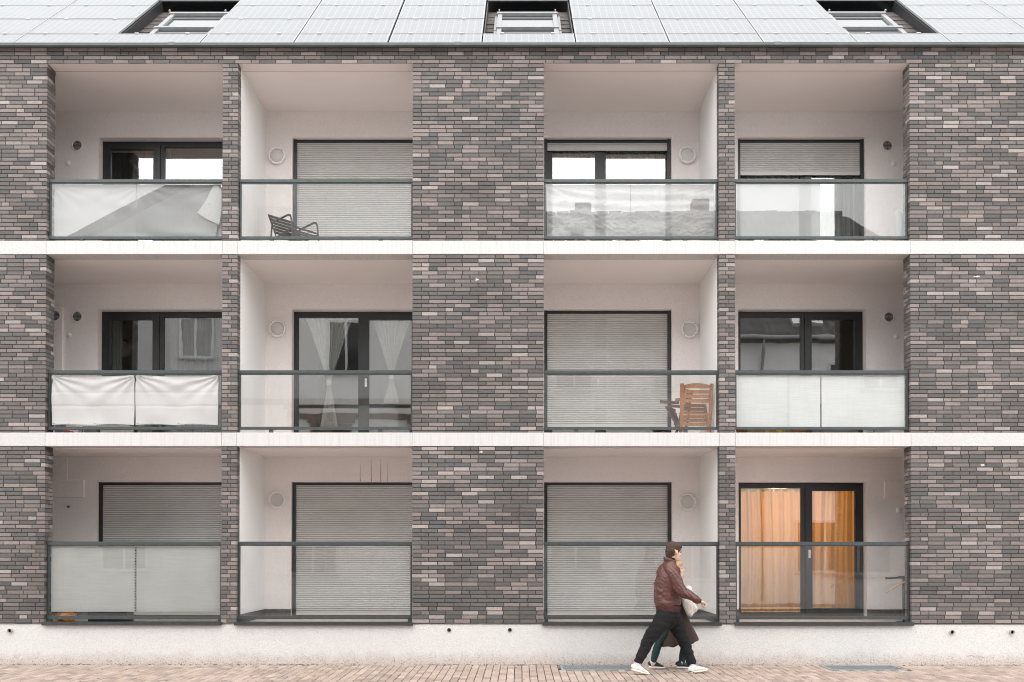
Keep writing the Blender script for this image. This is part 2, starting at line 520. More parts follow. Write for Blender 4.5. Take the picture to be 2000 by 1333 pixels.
class MB:
    """collects simple shapes into one mesh"""

    def __init__(self, off=(0, 0, 0)):
        self.v, self.f, self.mi = [], [], []
        self.tint = []
        self.off = Vector(off)

    def add(self, vs, fs, tint=None, mi=0):
        n = len(self.v)
        self.v += [tuple(Vector(a) - self.off) for a in vs]
        self.f += [tuple(n + i for i in f) for f in fs]
        self.mi += [mi] * len(fs)
        if tint is not None:
            self.tint += [tint] * len(fs)
        return self

    BF = [(0, 3, 2, 1), (4, 5, 6, 7), (0, 1, 5, 4), (1, 2, 6, 5), (2, 3, 7, 6), (3, 0, 4, 7)]

    def box(self, x0, x1, y0, y1, z0, z1, tint=None, mi=0, rot=None, c=None):
        vs = [Vector(a) for a in ((x0, y0, z0), (x1, y0, z0), (x1, y1, z0), (x0, y1, z0),
                                  (x0, y0, z1), (x1, y0, z1), (x1, y1, z1), (x0, y1, z1))]
        if rot is not None:
            c = Vector(c)
            vs = [c + rot @ (a - c) for a in vs]
        return self.add(vs, self.BF, tint, mi)

    def cbox(self, x0, x1, y0, y1, z0, z1, b=0.004, tint=None, mi=0):
        """box with chamfered front edges (towards -y)"""
        vs = [(x0, y1, z0), (x1, y1, z0), (x1, y1, z1), (x0, y1, z1),
              (x0, y0 + b, z0), (x1, y0 + b, z0), (x1, y0 + b, z1), (x0, y0 + b, z1),
              (x0 + b, y0, z0 + b), (x1 - b, y0, z0 + b), (x1 - b, y0, z1 - b), (x0 + b, y0, z1 - b)]
        fs = [(0, 3, 2, 1), (8, 9, 10, 11), (0, 1, 5, 4), (1, 2, 6, 5), (2, 3, 7, 6), (3, 0, 4, 7),
              (4, 5, 9, 8), (5, 6, 10, 9), (6, 7, 11, 10), (7, 4, 8, 11)]
        return self.add(vs, fs, tint, mi)

    def bar(self, a, b, w, h, up=(0, 0, 1), mi=0):
        a, b = Vector(a), Vector(b)
        d = (b - a).normalized()
        up = Vector(up)
        s = d.cross(up)
        if s.length < 1e-4:
            s = d.cross(Vector((1, 0, 0)))
        s.normalize()
        u = s.cross(d)
        vs = []
        for p in (a, b):
            for (i, j) in ((-1, -1), (1, -1), (1, 1), (-1, 1)):
                vs.append(p + s * (i * w / 2) + u * (j * h / 2))
        return self.add(vs, [(3, 2, 1, 0), (4, 5, 6, 7), (0, 1, 5, 4), (1, 2, 6, 5), (2, 3, 7, 6), (3, 0, 4, 7)], mi=mi)

    def tube(self, pts, r, n=8, mi=0, caps=True, side=(0, 1, 0)):
        pts = [Vector(a) for a in pts]
        rs = r if isinstance(r, (list, tuple)) else [r] * len(pts)
        vs, fs = [], []
        sd = Vector(side)
        for i, p in enumerate(pts):
            d = (pts[min(i + 1, len(pts) - 1)] - pts[max(i - 1, 0)]).normalized()
            u = sd - d * sd.dot(d)
            if u.length < 1e-3:
                u = Vector((1, 0, 0)) - d * d.x
                if u.length < 1e-3:
                    u = Vector((0, 0, 1)) - d * d.z
            u.normalize()
            w = d.cross(u)
            ra, rb = rs[i] if isinstance(rs[i], (list, tuple)) else (rs[i], rs[i])
            for k in range(n):
                a = 2 * math.pi * k / n
                vs.append(p + u * (ra * math.cos(a)) + w * (rb * math.sin(a)))
        for i in range(len(pts) - 1):
            for k in range(n):
                k2 = (k + 1) % n
                fs.append((i * n + k, i * n + k2, (i + 1) * n + k2, (i + 1) * n + k))
        if caps:
            fs.append(tuple(range(n - 1, -1, -1)))
            fs.append(tuple((len(pts) - 1) * n + k for k in range(n)))
        return self.add(vs, fs, mi=mi)

    def ball(self, c, r, n=14, m=9, rot=None, mi=0):
        c = Vector(c)
        rx, ry, rz = r if isinstance(r, (list, tuple)) else (r, r, r)
        vs, fs = [], []

        def P(x, y, z):
            v = Vector((x * rx, y * ry, z * rz))
            return c + (rot @ v if rot is not None else v)
        vs.append(P(0, 0, 1))
        for i in range(1, m):
            a = math.pi * i / m
            for k in range(n):
                b = 2 * math.pi * k / n
                vs.append(P(math.sin(a) * math.cos(b), math.sin(a) * math.sin(b), math.cos(a)))
        vs.append(P(0, 0, -1))
        for k in range(n):
            fs.append((0, 1 + k, 1 + (k + 1) % n))
        for i in range(m - 2):
            for k in range(n):
                a0 = 1 + i * n + k
                a1 = 1 + i * n + (k + 1) % n
                fs.append((a0, a0 + n, a1 + n, a1))
        last = len(vs) - 1
        for k in range(n):
            fs.append((last, 1 + (m - 2) * n + (k + 1) % n, 1 + (m - 2) * n + k))
        return self.add(vs, fs, mi=mi)

    def lathe_y(self, c, prof, n=28, mi=0):
        """profile of (radius, y) turned about the y axis through c"""
        c = Vector(c)
        vs, fs = [], []
        for (r, y) in prof:
            for k in range(n):
                a = 2 * math.pi * k / n
                vs.append(c + Vector((r * math.cos(a), y, r * math.sin(a))))
        for i in range(len(prof) - 1):
            for k in range(n):
                k2 = (k + 1) % n
                fs.append((i * n + k, i * n + k2, (i + 1) * n + k2, (i + 1) * n + k))
        return self.add(vs, fs, mi=mi)

    def mesh(self, name):
        me = bpy.data.meshes.new(name)
        me.from_pydata(self.v, [], self.f)
        if self.tint and len(self.tint) == len(self.f):
            ca = me.attributes.new('tint', 'FLOAT_COLOR', 'FACE')
            flat = []
            for c in self.tint:
                flat += [c[0], c[1], c[2], 1.0]
            ca.data.foreach_set('color', flat)
        if any(self.mi):
            me.polygons.foreach_set('material_index', self.mi)
        me.update()
        return me

    def build(self, name, mat, parent=None, smooth=False, fix=False):
        me = self.mesh(name)
        if fix:
            bm = bmesh.new()
            bm.from_mesh(me)
            bmesh.ops.recalc_face_normals(bm, faces=bm.faces)
            bm.to_mesh(me)
            bm.free()
        return new_obj(name, me, parent, mat, smooth)


def loc_obj(o, p):
    o.location = p
    return o


def lerp(a, b, t):
    return a + (b - a) * t


# ------------------------------------------------------------------ levels and grid (metres)
FL = [0.62, 3.54, 6.473]              # loggia floor levels
CEIL = [3.329, 6.268, 9.202]          # loggia ceilings
DTOP = [2.903, 5.827, 8.753]          # door heads
BAND = [(3.331, 3.538), (6.267, 6.473)]
PL = 0.62                             # top of plinth
XA, XP1, XP2, XB, XC, XQ1, XQ2, XD = -7.248, -4.559, -4.325, -1.650, 0.355, 3.032, 3.277, 5.948
XL, XR = -10.2, 10.0
DEP = 1.70                            # loggia depth
RV = 0.17                             # depth of the brick piers
OPEN = [(XA, XP1), (XP2, XB), (XC, XQ1), (XQ2, XD)]
DOOR = [(-7.159, -5.0), (-3.872, -1.712), (0.400, 2.560), (3.684, 5.845)]

bld = empty('apartment_building', (0, 0, 0))
tag(bld, 'four-bay apartment block of dark grey brick with white balcony bands and solar roof', 'building')

# ------------------------------------------------------------------ ground
g = MB()
g.box(-400, 400, -400, -13.4, -0.5, -0.13)
ground = g.build('ground', 'asphalt')
tag(ground, kind='structure')
g = MB()
g.box(-60, 60, -13.2, 0.3, -0.4, -0.062)
pave = g.build('pavement', 'paver_bed')
tag(pave, kind='structure')
g = MB()
g.box(-60, 60, -13.4, -13.2, -0.4, 0.0)
tag(g.build('kerb', 'kerb_stone'), kind='structure')

PT = [(0.44, 0.345, 0.295), (0.40, 0.315, 0.27), (0.46, 0.36, 0.305), (0.49, 0.39, 0.335), (0.36, 0.28, 0.245), (0.43, 0.325, 0.27)]


def jit(c, a=0.07):
    k = 1 + random.uniform(-a, a)
    return tuple(min(1.0, x * k) for x in c)


PW, PLN, PJ = 0.107, 0.214, 0.009
GR1 = (0.63, 1.69, -0.66, -0.10)
GR2 = (4.55, 5.60, -0.65, -0.10)
rest = MB()
near = []
ncol = int(19.0 / PW)
for i in range(ncol):
    x0 = -9.5 + i * PW
    off = (PLN * 0.5 if i % 2 else 0.0) + random.uniform(-0.012, 0.012)
    y = -0.015
    first = True
    while y > -3.0:
        ln = PLN
        if first:
            ln = PLN - off if off > 0.02 else PLN
            first = False
        y1, y0 = y, y - ln + PJ
        y -= ln
        if y1 - y0 < 0.03:
            continue
        cx, cy = x0 + PW / 2, (y0 + y1) / 2
        if any(a - 0.06 < cx < b + 0.06 and c - 0.09 < cy < d + 0.09 for a, b, c, d in (GR1, GR2)):
            continue
        z = random.uniform(-0.004, 0.0025)
        tn = jit(random.choice(PT), 0.12)
        sx0 = x0 + PJ / 2
        if -2.05 < cy < -1.6 and abs(cx) < 7.2 and abs((y1 - y0) - (PLN - PJ)) < 1e-6:
            near.append((cy, sx0, y0, z, tn))
        else:
            b = 0.005
            vs = [(sx0, y0, -0.06), (sx0 + PW - PJ, y0, -0.06), (sx0 + PW - PJ, y1, -0.06), (sx0, y1, -0.06),
                  (sx0, y0, z - b), (sx0 + PW - PJ, y0, z - b), (sx0 + PW - PJ, y1, z - b), (sx0, y1, z - b),
                  (sx0 + b, y0 + b, z), (sx0 + PW - PJ - b, y0 + b, z), (sx0 + PW - PJ - b, y1 - b, z), (sx0 + b, y1 - b, z)]
            fs = [(0, 1, 5, 4), (1, 2, 6, 5), (2, 3, 7, 6), (3, 0, 4, 7), (4, 5, 9, 8), (5, 6, 10, 9), (6, 7, 11, 10), (7, 4, 8, 11), (8, 9, 10, 11)]
            rest.add(vs, fs, tn)
near.sort()
pav_meshes = []
for k in range(14):
    b = 0.005
    w, l = PW - PJ, PLN - PJ
    m = MB()
    m.add([(0, 0, -0.06), (w, 0, -0.06), (w, l, -0.06), (0, l, -0.06), (0, 0, -b), (w, 0, -b), (w, l, -b), (0, l, -b),
           (b, b, 0), (w - b, b, 0), (w - b, l - b, 0), (b, l - b, 0)],
          [(0, 1, 5, 4), (1, 2, 6, 5), (2, 3, 7, 6), (3, 0, 4, 7), (4, 5, 9, 8), (5, 6, 10, 9), (6, 7, 11, 10), (7, 4, 8, 11), (8, 9, 10, 11)],
          jit(random.choice(PT), 0.12))
    me = m.mesh('paver')
    me.materials.append(MATS['paver'])
    pav_meshes.append(me)
for i, (cy, sx0, y0, z, tn) in enumerate(near):
    if i < 300:
        o = bpy.data.objects.new('paver', random.choice(pav_meshes))
        COL.objects.link(o)
        o.parent = pave
        o.location = (sx0, y0, z)
    else:
        b = 0.005
        w, l = PW - PJ, PLN - PJ
        rest.add([(sx0, y0, -0.06), (sx0 + w, y0, -0.06), (sx0 + w, y0 + l, -0.06), (sx0, y0 + l, -0.06),
                  (sx0, y0, z - b), (sx0 + w, y0, z - b), (sx0 + w, y0 + l, z - b), (sx0, y0 + l, z - b),
                  (sx0 + b, y0 + b, z), (sx0 + w - b, y0 + b, z), (sx0 + w - b, y0 + l - b, z), (sx0 + b, y0 + l - b, z)],
                 [(0, 1, 5, 4), (1, 2, 6, 5), (2, 3, 7, 6), (3, 0, 4, 7), (4, 5, 9, 8), (5, 6, 10, 9), (6, 7, 11, 10), (7, 4, 8, 11), (8, 9, 10, 11)], tn)
tag(rest.build('paving_stones', 'paver', pave), kind='stuff')
# the paving goes on to the kerb in front of the camera
g = MB()
g.box(-60, 60, -13.2, -3.02, -0.06, -0.004, PT[0])
g.build('paving_field', 'paver', pave)

# light-well gratings let into the paving
for nm, (x0, x1, y0, y1), lab in (('light_well_grate', GR1, 'steel light-well grating in the paving behind the walking man'),
                                  ('light_well_grate', GR2, 'steel light-well grating in the paving below the orange curtains')):
    e = empty(nm, ((x0 + x1) / 2, (y0 + y1) / 2, 0))
    tag(e, lab, 'grating', 'light-well gratings in the pavement')
    off = e.location
    m = MB(off)
    m.box(x0, x1, y0, y1, -0.058, -0.05)
    m.build('pit', 'grate_dark', e)
    m = MB(off)
    for a in ((x0 - 0.03, x1 + 0.03, y0 - 0.03, y0), (x0 - 0.03, x1 + 0.03, y1, y1 + 0.03)):
        m.box(*a, -0.05, 0.008)
    for a in ((x0 - 0.03, x0, y0, y1), (x1, x1 + 0.03, y0, y1)):
        m.box(*a, -0.05, 0.008)
    m.build('frame', 'steel_grate', e)
    m = MB(off)
    k = x0 + 0.02
    while k < x1:
        m.box(k, k + 0.004, y0, y1, -0.03, 0.003)
        k += 0.033
    k = y0 + 0.02
    while k < y1:
        m.box(x0, x1, k, k + 0.004, -0.025, 0.001)
        k += 0.033
    tag(m.build('bars', 'steel_grate', e), kind='stuff')

# leaf litter, grit and moss caught where wall and paving meet
mat_plain('moss', (0.10, 0.085, 0.04), 0.95, var=0.5, vscale=60)
m = MB()
for k in range(260):
    x = random.uniform(-8.6, 8.4)
    if random.random() < 0.6:
        x = random.choice((-6.9, -3.4, -1.25, -0.55, 0.2, 2.9, 6.0, 7.1)) + random.gauss(0, 0.25)
    y = -abs(random.gauss(0, 0.018)) - 0.001
    r = random.uniform(0.004, 0.016)
    m.ball((x, y, 0.002), (r * random.uniform(0.8, 2.0), r, r * 0.6), 6, 4, rot=Matrix.Rotation(random.uniform(0, 3), 3, 'Z'))
for k in range(30):
    x, y = random.uniform(-8, 8), -random.uniform(0.05, 2.2)
    r = random.uniform(0.006, 0.018)
    m.ball((x, y, 0.004), (r * 1.8, r, 0.003), 6, 4, rot=Matrix.Rotation(random.uniform(0, 3), 3, 'Z'))
tag(m.build('debris', 'moss'), 'leaf litter and moss along the foot of the white plinth', 'litter', kind='stuff')

# ------------------------------------------------------------------ plinth and brickwork
m = MB()
m.box(XL, XR, 0.012, 0.5, -0.3, PL - 0.003)
m.build('plinth', 'plinth_render', bld)
# render lip along the paving
m = MB()
x = XL
while x < XR:
    w = random.uniform(0.5, 2.2)
    hh = random.uniform(0.004, 0.03)
    m.box(x, min(x + w, XR), 0.004, 0.0115, -0.05, hh)
    x += w + random.uniform(0, 0.7)
m.build('plinth_foot', 'plinth_render', bld)

BT = [(0.122, 0.119, 0.117), (0.134, 0.130, 0.127), (0.148, 0.140, 0.136), (0.172, 0.157, 0.152), (0.200, 0.179, 0.173),
      (0.240, 0.208, 0.200), (0.272, 0.236, 0.227), (0.112, 0.114, 0.118), (0.36, 0.325, 0.312)]
BWT = [13, 16, 14, 10, 13, 18, 11, 9, 6]
CH, BL, HB, BJ = 0.0626, 0.2505, 0.1255, 0.0112

wallp = MB()
bricks = []      # (x0, x1, y0, y1, z0, z1)


def course_rows(z0, z1):
    rows = []
    z = z1
    while z > z0 + 0.012:
        b = max(z0, z - CH)
        rows.append((b, z - BJ if True else z))
        z -= CH
    return rows


def lay(x0, x1, z0, z1, edge_l=False, edge_r=False):
    for ri, (b, tp) in enumerate(course_rows(z0, z1)):
        x = x0 - random.choice((0.0, 0.25, 0.5, 0.75, 0.62)) * BL
        if edge_l:
            x = x0 - (0.0 if ri % 2 else 0.45 * BL)
        pcs = []
        heads = 0
        while x < x1:
            w = BL
            if heads == 0 and random.random() < 0.17:
                w, heads = HB, 3
            heads = max(0, heads - 1)
            a, c = max(x, x0), min(x + w, x1)
            if c - a > 0.012:
                pcs.append([a, c])
            x += w
        if len(pcs) > 1 and pcs[-1][1] - pcs[-1][0] < 0.06:
            pcs[-2][1] = pcs[-1][1]
            pcs.pop()
        if len(pcs) > 1 and pcs[0][1] - pcs[0][0] < 0.06:
            pcs[1][0] = pcs[0][0]
            pcs.pop(0)
        for k, (a, c) in enumerate(pcs):
            el = edge_l and k == 0
            er = edge_r and k == len(pcs) - 1
            dp = 0.10
            if el or er:
                dp = RV if ri % 2 else 0.112
                if ri % 2 == 0:
                    bricks.append((a if el else c - BJ - 0.05, a + 0.05 if el else c, dp + BJ, RV + 0.11, b, tp, False))
                else:
                    bricks.append((a if el else c - BJ - 0.05, a + 0.05 if el else c, dp + BJ, RV + 0.11, b, tp, False))
            xa = a if el or abs(a - x0) < 1e-6 else a + BJ / 2
            xc = c if er or abs(c - x1) < 1e-6 else c - BJ / 2
            bricks.append((xa, xc, random.uniform(-0.0018, 0.0018), dp, b, tp, True))
    wallp.box(x0 + 0.006, x1 - 0.006, 0.010, RV + 0.10, z0, z1)


def lay_pillar(x0, x1, z0, z1):
    W = x1 - x0
    for ri, (b, tp) in enumerate(course_rows(z0, z1)):
        s = W * (0.60 if ri % 2 else 0.40) + random.uniform(-0.004, 0.004)
        dl, dr = (0.112, RV) if ri % 2 else (RV, 0.112)
        bricks.append((x0, x0 + s - BJ / 2, random.uniform(-0.0018, 0.0018), dl, b, tp, True))
        bricks.append((x0 + s + BJ / 2, x1, random.uniform(-0.0018, 0.0018), dr, b, tp, True))
        if ri % 2:
            bricks.append((x0, x0 + 0.06, dl + BJ, RV, b, tp, False))
        else:
            bricks.append((x1 - 0.06, x1, dr + BJ, RV, b, tp, False))
    wallp.box(x0 + 0.006, x1 - 0.006, 0.007, RV - 0.004, z0, z1)


STOREY = [(PL, BAND[0][0]), (BAND[0][1], BAND[1][0]), (BAND[1][1], 9.202)]
for (z0, z1) in STOREY:
    lay(XL, XA, z0, z1, edge_r=True)
    lay(XB, XC, z0, z1, True, True)
    lay(XD, XR, z0, z1, edge_l=True)
    lay_pillar(XP1, XP2, z0, z1)
    lay_pillar(XQ1, XQ2, z0, z1)
lay(XL, XR, 9.202, 9.202 + 4 * CH)

bw = wallp.build('brick_wall', 'mortar', bld)
single, mass = [], MB()
for b in bricks:
    (x0, x1, y0, y1, z0, z1, face) = b
    full = face and abs((x1 - x0) - (BL - BJ)) < 0.002 and abs((z1 - z0) - (CH - BJ)) < 0.002 and y1 < 0.105
    if full and XB < x0 and x1 < XC:
        single.append(b)
    else:
        mass.cbox(x0, x1, y0, y1, z0, z1, 0.0028, jit(random.choices(BT, BWT)[0], 0.09))
single.sort(key=lambda b: b[4])
bm_var = []
for k in range(26):
    m = MB()
    m.cbox(0, BL - BJ, 0, 0.1, 0, CH - BJ, 0.0028, jit(random.choices(BT, BWT)[0], 0.09))
    me = m.mesh('brick')
    me.materials.append(MATS['brick'])
    bm_var.append(me)
for i, b in enumerate(single):
    if i < 300:
        o = bpy.data.objects.new('brick', random.choice(bm_var))
        COL.objects.link(o)
        o.parent = bw
        o.location = (b[0], b[2], b[4])
    else:
        mass.cbox(*b[:6], 0.0028, jit(random.choices(BT, BWT)[0], 0.09))
tag(mass.build('brickwork', 'brick', bw), kind='stuff')

# patched anchor holes in the brickwork
for (x, z) in ((-0.654, 5.874), (-0.589, 3.244), (6.965, 5.929), (7.028, 3.043)):
    m = MB()
    for k in range(4):
        m.ball((x + random.uniform(-0.04, 0.04), 0.001, z + random.uniform(-0.010, 0.010)),
               (random.uniform(0.008, 0.026), 0.004, random.uniform(0.006, 0.014)), 9, 6)
    m.build('mortar_patch', 'chip', bld, True)

# floor bands
segs = [(XL, XA, 1), (XA, XP1, 0), (XP1, XP2, 1), (XP2, XB, 0), (XB, XC, 0), (XC, XQ1, 0), (XQ1, XQ2, 1), (XQ2, XD, 0), (XD, XR, 1)]
for (z0, z1) in BAND:
    for (x0, x1, rough) in segs:
        m = MB()
        y0 = -0.006 if not rough else -0.003
        m.cbox(x0 + 0.0015, x1 - 0.0015, y0, 0.3, z0, z1 - 0.001, 0.004)
        m.build('floor_band', 'band_rough' if rough else 'band_streaked', bld)
        if not rough and x1 - x0 > 2.2:
            pass

# ------------------------------------------------------------------ loggias
BKX = [(-9.0, XP1 + 0.004), (XP2 - 0.004, XB + 0.35), (XC - 0.35, XQ1 + 0.004), (XQ2 - 0.004, 8.6)]   # how far each loggia runs behind the piers
for fl in range(3):
    zf, zc, zd = FL[fl], CEIL[fl], DTOP[fl]
    for b in range(4):
        x0, x1 = BKX[b]
        d0, d1 = DOOR[b]
        # back wall around the door opening (0.24 thick)
        m = MB()
        yb, ye = DEP, DEP + 0.26
        m.box(x0, d0, yb, ye, zf - 0.2, zc + 0.1)
        m.box(d1, x1, yb, ye, zf - 0.2, zc + 0.1)
        m.box(d0, d1, yb, ye, zd, zc + 0.1)
        m.build('loggia_wall', 'loggia_plaster', bld)
        m = MB()
        m.box(x0, x1, 0.275 if fl == 2 else 0.303, DEP, zc - 0.003, zc + 0.12)
        xo0, xo1 = OPEN[b]
        m.box(xo0 + 0.001, xo1 - 0.001, 0.012, 0.2745, zc - 0.003, zc - 0.0005) if fl == 2 else None
        m.build('loggia_ceiling', 'ceiling_paint', bld)
        m = MB()
        m.box(x0, x1, 0.02 if fl == 0 else 0.302, DEP + 0.26, zf - 0.16, zf)
        m.build('loggia_floor', 'loggia_floor', bld)
        # skirting along the back wall
        if fl == 0:
            m = MB()
            m.box(x0, d0 - 0.001, DEP - 0.014, DEP - 0.001, zf, zf + 0.135)
            m.box(d1 + 0.001, x1, DEP - 0.014, DEP - 0.001, zf, zf + 0.135)
            if b == 1:
                m.box(XP2 + 0.001, XP2 + 0.015, RV + 0.02, DEP - 0.015, zf, zf + 0.135)
            if b == 2:
                m.box(XQ1 - 0.015, XQ1 - 0.001, RV + 0.02, DEP - 0.015, zf, zf + 0.135)
            m.build('skirting', 'skirting', bld)
    # partitions between loggias 1|2 and 3|4, side walls of the middle and end piers
    m = MB()
    m.box(XP1, XP2, RV + 0.001, DEP + 0.3, zf - 0.1, zc + 0.1)
    m.build('partition_wall', 'loggia_white', bld)
    m = MB()
    m.box(XQ1, XQ2, RV + 0.001, DEP + 0.3, zf - 0.1, zc + 0.1)
    m.build('partition_wall', 'loggia_white', bld)
    m = MB()
    m.box(XB + 0.35, XC - 0.35, RV + 0.1, DEP + 0.3, zf - 0.1, zc + 0.1)
    m.build('partition_wall', 'loggia_white', bld)
    for (xa, xb) in ((XL, -9.0), (8.6, XR)):
        m = MB()
        m.box(xa, xb, RV + 0.1, DEP + 0.3, zf - 0.1, zc + 0.1)
        m.build('partition_wall', 'loggia_white', bld)
# structure between the loggias and behind them
m = MB()
for (z0, z1) in ((FL[1] - 0.165, CEIL[0] + 0.125), (FL[2] - 0.165, CEIL[1] + 0.125)):
    m.box(XL, XR, 0.31, 1.5, min(z0, z1), max(z0, z1))
m.build('floor_slab', 'band_paint', bld)
m = MB()
m.box(XL, XR, 6.0, 6.3, 0, 12.5)
m.box(XL, XL + 0.2, 2.0, 6.0, 0, 12.5)
m.box(XR - 0.2, XR, 2.0, 6.0, 0, 12.5)
m.build('rear_wall', 'room_paint', bld)


# ------------------------------------------------------------------ doors, shutters
def door(b, fl, mirrored):
    """two-leaf balcony door: wide fixed light and narrower sash"""
    d0, d1 = DOOR[b]
    zf, zd = FL[fl] + 0.0, DTOP[fl]
    y0, y1 = DEP + 0.17, DEP + 0.245
    W = d1 - d0

    def X(u):
        return d1 - u if mirrored else d0 + u

    def bx(m, u0, u1, ya, yb, z0, z1):
        a, c = X(u0), X(u1)
        m.box(min(a, c), max(a, c), ya, yb, z0, z1)
    m = MB()
    bx(m, 0.0, 0.075, y0, y1, zf, zd)
    bx(m, W - 0.075, W, y0, y1, zf, zd)
    bx(m, 0.075, W - 0.075, y0, y1, zd - 0.095, zd)
    bx(m, 0.075, W - 0.075, y0, y1, zf, zf + 0.075)
    bx(m, 1.10, 1.20, y0, y1, zf + 0.075, zd - 0.095)
    fr = m.build('balcony_door', 'frame_dark', bld)
    # sash: its own frame, a little proud
    ms = MB()
    ya, yb = y0 - 0.022, y0 + 0.04
    bx(ms, 1.17, 1.285, ya, yb, zf + 0.05, zd - 0.07)
    bx(ms, W - 0.145, W - 0.05, ya, yb, zf + 0.05, zd - 0.07)
    bx(ms, 1.285, W - 0.145, ya, yb, zd - 0.14, zd - 0.07)
    bx(ms, 1.285, W - 0.145, ya, yb, zf + 0.05, zf + 0.15)
    ms.build('sash', 'frame_dark', fr)
    mp = MB()
    bx(mp, 0.076, 1.099, y0 + 0.03, y0 + 0.036, zf + 0.076, zd - 0.096)
    mp.build('pane', 'window_glass', fr)
    mp = MB()
    bx(mp, 1.286, W - 0.146, y0 + 0.01, y0 + 0.016, zf + 0.151, zd - 0.141)
    mp.build('pane', 'window_glass', fr)
    mh = MB()
    hx = X(1.235)
    mh.box(hx - 0.018, hx + 0.018, ya - 0.012, ya - 0.001, zf + 1.0, zf + 1.14)
    mh.box(hx - 0.012, hx + 0.012, ya - 0.05, ya - 0.012, zf + 1.08, zf + 1.11)
    mh.build('handle', 'white_plastic', fr)
    # room behind
    mr = MB()
    xa, xb = d0 - 0.25, d1 + 0.25
    rb = DEP + 3.6
    mr.box(xa - 0.1, xa, DEP + 0.262, rb, zf - 0.05, zd + 0.4)
    mr.box(xb, xb + 0.1, DEP + 0.262, rb, zf - 0.05, zd + 0.4)
    mr.box(xa, xb, rb, rb + 0.1, zf - 0.05, zd + 0.4)
    mr.box(xa, xb, DEP + 0.262, rb, zd + 0.3, zd + 0.4)
    mr.build('room', 'room_paint', bld)
    mf = MB()
    mf.box(xa, xb, DEP + 0.262, rb, zf - 0.05, zf - 0.005)
    mf.build('room_floor', 'room_floor', bld)
    return fr


SL = 0.0371
slat_mesh = None


def shutter(b, fl, bottom_gap):
    """roller shutter: guide rails and one mesh per slat; bottom_gap = clear height left below it"""
    global slat_mesh
    d0, d1 = DOOR[b]
    zf, zd = FL[fl], DTOP[fl]
    m = MB()
    y0 = DEP + 0.075
    m.box(d0 + 0.001, d0 + 0.058, y0, y0 + 0.07, zf, zd)
    m.box(d1 - 0.058, d1 - 0.001, y0, y0 + 0.07, zf, zd)
    m.box(d0 + 0.058, d1 - 0.058, y0 + 0.02, y0 + 0.075, zd - 0.05, zd)
    s = m.build('roller_shutter', 'frame_dark', bld)
    if slat_mesh is None:
        # curved slat section
        prof = []
        for k in range(6):
            u = k / 5
            prof.append((-0.0095 * math.sin(math.pi * (0.04 + 0.92 * u ** 0.8)), u * (SL - 0.0050)))
        L = d1 - d0 - 0.118
        mm = MB()
        vs, fs = [], []
        for xx in (0, L):
            for (yy, zz) in prof:
                vs.append((xx, yy, zz))
            for (yy, zz) in reversed(prof):
                vs.append((xx, 0.004, zz))
        n = 12
        for k in range(n):
            fs.append((k, n + k, n + (k + 1) % n, (k + 1) % n))
        fs.append(tuple(range(n)))
        fs.append(tuple(range(2 * n - 1, n - 1, -1)))
        mm.add(vs, fs)
        slat_mesh = mm.mesh('slat')
        slat_mesh.materials.append(MATS['slat_paint'])
        bm = bmesh.new()
        bm.from_mesh(slat_mesh)
        bmesh.ops.recalc_face_normals(bm, faces=bm.faces)
        bm.to_mesh(slat_mesh)
        bm.free()
    z = zd - 0.028 - SL
    zb = zf + bottom_gap + 0.05
    while z > zb:
        o = bpy.data.objects.new('slat', slat_mesh)
        COL.objects.link(o)
        o.parent = s
        o.location = (d0 + 0.059, y0 + 0.045, z)
        z -= SL
    m = MB()
    m.box(d0 + 0.06, d1 - 0.06, y0 + 0.034, y0 + 0.055, zf + bottom_gap, z + SL - 0.004)
    m.build('end_bar', 'slat_paint', s)
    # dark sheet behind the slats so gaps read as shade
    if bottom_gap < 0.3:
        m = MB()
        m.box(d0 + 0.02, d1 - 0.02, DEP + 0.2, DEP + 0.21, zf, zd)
        m.build('gap_shade_sheet', 'frame_dark', s)
    return s


door(0, 2, True)
door(0, 1, True)
door(1, 1, False)
door(2, 2, True)
door(3, 2, False)
door(3, 1, False)
door(3, 0, False)
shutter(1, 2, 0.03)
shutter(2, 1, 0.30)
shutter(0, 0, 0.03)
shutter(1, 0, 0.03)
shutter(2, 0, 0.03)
shutter(2, 2, 2.28 - 0.18)
shutter(3, 2, 2.28 - 0.60)
door(2, 1, True)


